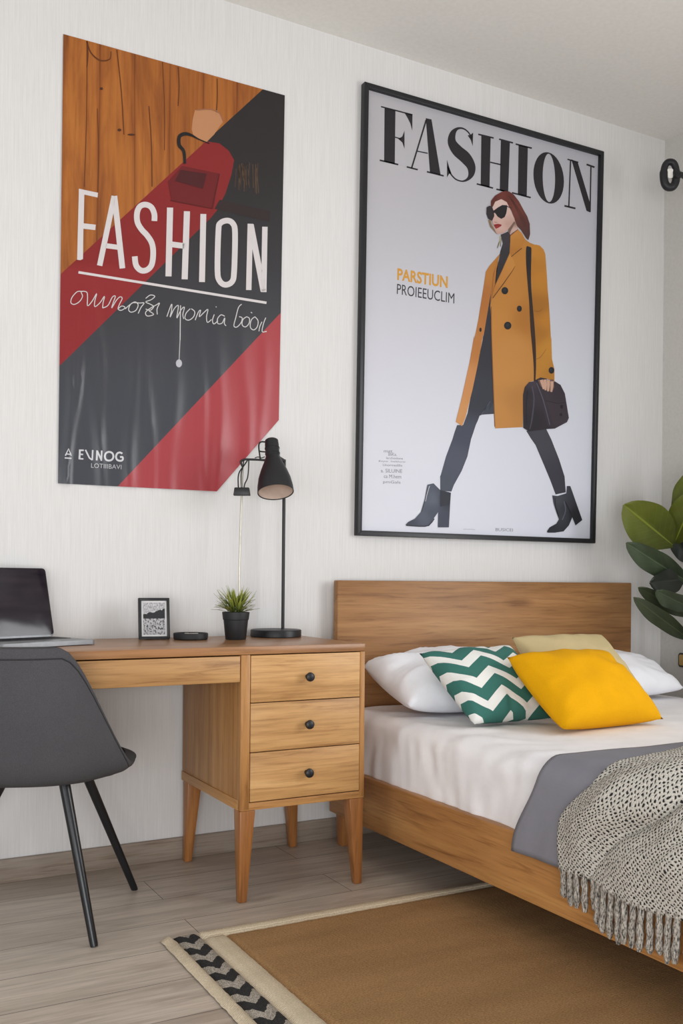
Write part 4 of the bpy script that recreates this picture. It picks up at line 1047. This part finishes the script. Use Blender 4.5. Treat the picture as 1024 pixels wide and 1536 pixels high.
def strip(name, xa, ya, xb, yb, h, mat, wob=.0):
    bm = bmesh.new(); nx_ = max(2, int(abs(xb-xa)/.012)); ny_ = max(2, int(abs(yb-ya)/.012)); nx_, ny_ = min(nx_, 170), min(ny_, 150)
    def fn(u, v):
        x = xa+(xb-xa)*u; y = ya+(yb-ya)*v
        e = min(u, 1-u)*abs(xb-xa); e2 = min(v, 1-v)*abs(yb-ya)
        return Vector((x+wob*nz(y*40, 3), y+wob*nz(x*40, 7), .003+(h-.003)*sm(0, .006, min(e, e2))+.0012*nz(x*60, y*60, 5)))
    grid(bm, nx_, ny_, fn)
    return finish(name, bm, mat, rug, recalc=False)
cb = .052
strip('jute_field', .963, ry0-cb+.002, rx1, ry1, .010, m_jute)
strip('side_border', .898, ry0, rx1, ry0-cb, .0125, m_cream, .002); strip('end_border', .9, ry0-cb+.004, .968, ry1, .0125, m_cream, .002)
strip('patterned_band', .832, ry0-.004, .902, ry1, .0115, m_zig, .001)
strip('edge_binding', .80, ry0-.002, .836, ry1, .017, m_cream, .003)

# ================================================================== fiddle-leaf plant at the right
sx_, sy_ = 3.262, -.30
fp = thing('fiddle_leaf_plant', (sx_, sy_, 0), 'tall broad-leaved green plant in the corner beside the headboard', 'plant')
bm = bmesh.new(); lathe(bm, [(0, 0), (.078, 0), (.082, .004), (.098, .2), (.1, .21), (.094, .21), (.09, .19), (0, .19)], (sx_, sy_, 0), 40); finish('pot', bm, m_blacksoft, fp)
bm = bmesh.new(); lathe(bm, [(0, .196), (.05, .195), (.0905, .192)], (sx_, sy_, 0), 24); finish('soil', bm, plain('plant soil', rgb(50, 40, 33), .95, scale=120, nz=.4), fp)
dstem = (Vector((sx_, sy_, 0))-Vector((0, -D, 0))).dot(fw)
stem = spline([Vector((sx_, sy_, .18)), Vector((sx_-.01, sy_+.01, .5)), Vector((sx_+.008, sy_, .8)), Vector((sx_-.006, sy_, 1.06)), Vector((sx_, sy_, 1.3))], 8)
bm = bmesh.new(); tube(bm, stem, [.011-.006*i/len(stem) for i in range(len(stem))], 12); finish('stem', bm, plain('woody stem', rgb(92, 74, 54), .8, scale=80, nz=.3), fp)
m_l = [leafmat('olive leaf', rgb(66, 74, 20), rgb(104, 112, 36), .45), leafmat('grey green leaf', rgb(48, 60, 42), rgb(78, 90, 68), .45), leafmat('dark leaf', rgb(26, 31, 26), rgb(42, 48, 40), .4), leafmat('deep green leaf', rgb(42, 50, 34), rgb(70, 78, 54), .45)]
def leaf(bx, by, tx, ty, wpx, mat, roll=.3, dt=-.05, shp=.6, bend=.12, db=0.0):
    b0 = depp(bx, by, dstem+db); t0 = depp(tx, ty, dstem+dt)
    ax_ = t0-b0; L = ax_.length; ax_.normalize()
    sd = ax_.cross(fw).normalized(); nn = sd.cross(ax_).normalized()
    sd = (sd*math.cos(roll)+nn*math.sin(roll)).normalized(); nn = sd.cross(ax_).normalized()
    if nn.dot(fw) > 0: nn = -nn
    w_ = wpx*dstem/F/2
    def fn(u, v):
        a = u*2-1
        wd = math.sin(math.pi*v**(shp+.55))**.62 if 0 < v < 1 else 0.0
        wd = max(wd, .04)
        return b0+ax_*L*v+sd*(a*w_*wd)+nn*(-abs(a)*-.25*w_*wd + bend*L*(v-v*v)*1.0+.004*math.sin(v*15+a*3)*abs(a))
    bm = bmesh.new(); grid(bm, 12, 22, fn)
    o = finish('leaf', bm, mat, fp, recalc=False, ang=90)
    z = max(.6, min(1.28, b0.z-.05)); k = min(stem, key=lambda p: abs(p.z-z))
    bm = bmesh.new(); tube(bm, spline([k, (k+b0)/2+Vector((0, 0, -.008)), b0+(b0-k)*.02], 5), .0028, 8)
    sub('petiole', bm, m_pet, o, fp)
LV = [(1012, 820, 935, 757, 66, m_l[0], .25, -.16, .72, .10), (1008, 790, 1050, 698, 62, m_l[0], -.3, -.05, .7, .1), (1010, 818, 1046, 735, 50, m_l[0], .5, -.18, .7, .1),
      (1036, 875, 939, 814, 38, m_l[1], .5, -.2, .72, .08), (1030, 868, 974, 874, 40, m_l[2], .2, -.12, .7, .1), (1042, 930, 957, 881, 26, m_l[3], .6, -.15, .75, -.05),
      (1044, 966, 950, 896, 27, m_l[3], .5, -.2, .75, .05), (1044, 915, 984, 886, 32, m_l[1], .7, -.22, .7, .05), (1040, 850, 1010, 800, 30, m_l[2], .6, -.02, .7, .08),
      (1048, 850, 1085, 800, 40, m_l[1], .4, -.1, .7, .1)]
m_pet = plain('petiole', rgb(96, 104, 62), .6)
for a in LV: leaf(*a)

# ================================================================== wall lamp and plate on the right wall
wl_c = depp(1004.5, 262, (Vector((3.13, -.30, 0))-Vector((0, -D, 0))).dot(fw))
wd_ = (wl_c-EYE).dot(fw)
wl = thing('wall_lamp', Vector((XR, wl_c.y, wl_c.z)), 'small black ring-headed wall lamp high up near the corner', 'lamp')
kx = wd_/F
bm = bmesh.new(); pts = []
for i in range(40):
    a = i*2*math.pi/40; c, s_ = math.cos(a), math.sin(a)
    pts.append(wl_c+rt*(9.5*kx*(abs(c)**.8)*(1 if c > 0 else -1))+UZ*(19*kx*(abs(s_)**.9)*(1 if s_ > 0 else -1))+rt*2*kx*(1 if s_ < 0 else -1)*0)
tube(bm, pts, [(.0165 if math.sin(i*2*math.pi/40) < .3 else .014) for i in range(40)], 14, closed=True)
finish('ring_head', bm, m_black, wl)
bm = bmesh.new(); tube(bm, [wl_c-fw*.004+UZ*.004, wl_c+fw*.006+UZ*.004], .02, 24); finish('diffuser', bm, plain('white diffuser', rgb(240, 238, 232), .5), wl)
bm = bmesh.new(); e_ = Vector((XR-.012, wl_c.y+.06, wl_c.z+.005))
tube(bm, spline([wl_c+rt*9*kx-UZ*6*kx, wl_c+rt*17*kx+UZ*0*kx, e_], 6), [.016]*4+[.011]*9, 12); finish('arm', bm, m_black, wl)
bm = bmesh.new(); lathe(bm, [(0, 0), (.045, 0), (.045, .009), (.041, .013), (0, .013)], (XR, e_.y, e_.z), 32, (-1, 0, 0)); finish('wall_plate', bm, m_black, wl)
sp_ = xp(1031, 990.5, XR)
ws = thing('wall_switch', (XR, sp_.y, sp_.z), 'small tan plate with a black surround low on the right wall', 'switch')
bm = bmesh.new(); slab(bm, Vector((XR, sp_.y+.042, sp_.z-.031)), Vector((0, -1, 0)), UZ, Vector((-1, 0, 0)), .084, .062, .012, .01); finish('surround', bm, m_black, ws)
bm = bmesh.new(); slab(bm, Vector((XR-.011, sp_.y+.035, sp_.z-.024)), Vector((0, -1, 0)), UZ, Vector((-1, 0, 0)), .07, .048, .004, .006); finish('plate', bm, plain('tan plate', rgb(190, 158, 96), .5), ws)

# ================================================================== light
def area(name, loc, tgt, sx, sy, en, colr=(1, 1, 1)):
    l = bpy.data.lights.new(name, 'AREA'); l.shape = 'RECTANGLE'; l.size = sx; l.size_y = sy; l.energy = en; l.color = colr
    o = bpy.data.objects.new(name, l); COL.objects.link(o); o.location = loc
    o.rotation_euler = (Vector(tgt)-Vector(loc)).to_track_quat('-Z', 'Y').to_euler(); return o
area('soft_room_fill', (-.7, -4.7, .75), (.9, -.5, .25), 2.8, 1.3, 78, (.97, .985, 1.0))
area('left_side_fill', (-2.4, -2.3, 1.1), (1.4, -1.0, .35), 2.2, 1.2, 25, (.97, .985, 1.0))  # added fill lamp for the bed side and desk; no window on this side
area('window_daylight', (XR+.35, (WY0+WY1)/2, 1.5), (.9, -.3, .7), 1.75, 1.7, 54, (.97, .985, 1.0))
wd = bpy.data.worlds.new('daylight'); sc.world = wd; wd.use_nodes = True
bg = wd.node_tree.nodes['Background']; bg.inputs[0].default_value = (.93, .96, 1.0, 1); bg.inputs[1].default_value = .42
sc.view_settings.view_transform = 'Standard'; sc.view_settings.look = 'None'
sc.view_settings.exposure = .14; sc.view_settings.gamma = .92
sc.cycles.use_denoising = True
sc.cycles.max_bounces = 10; sc.cycles.diffuse_bounces = 6; sc.cycles.sample_clamp_indirect = 8
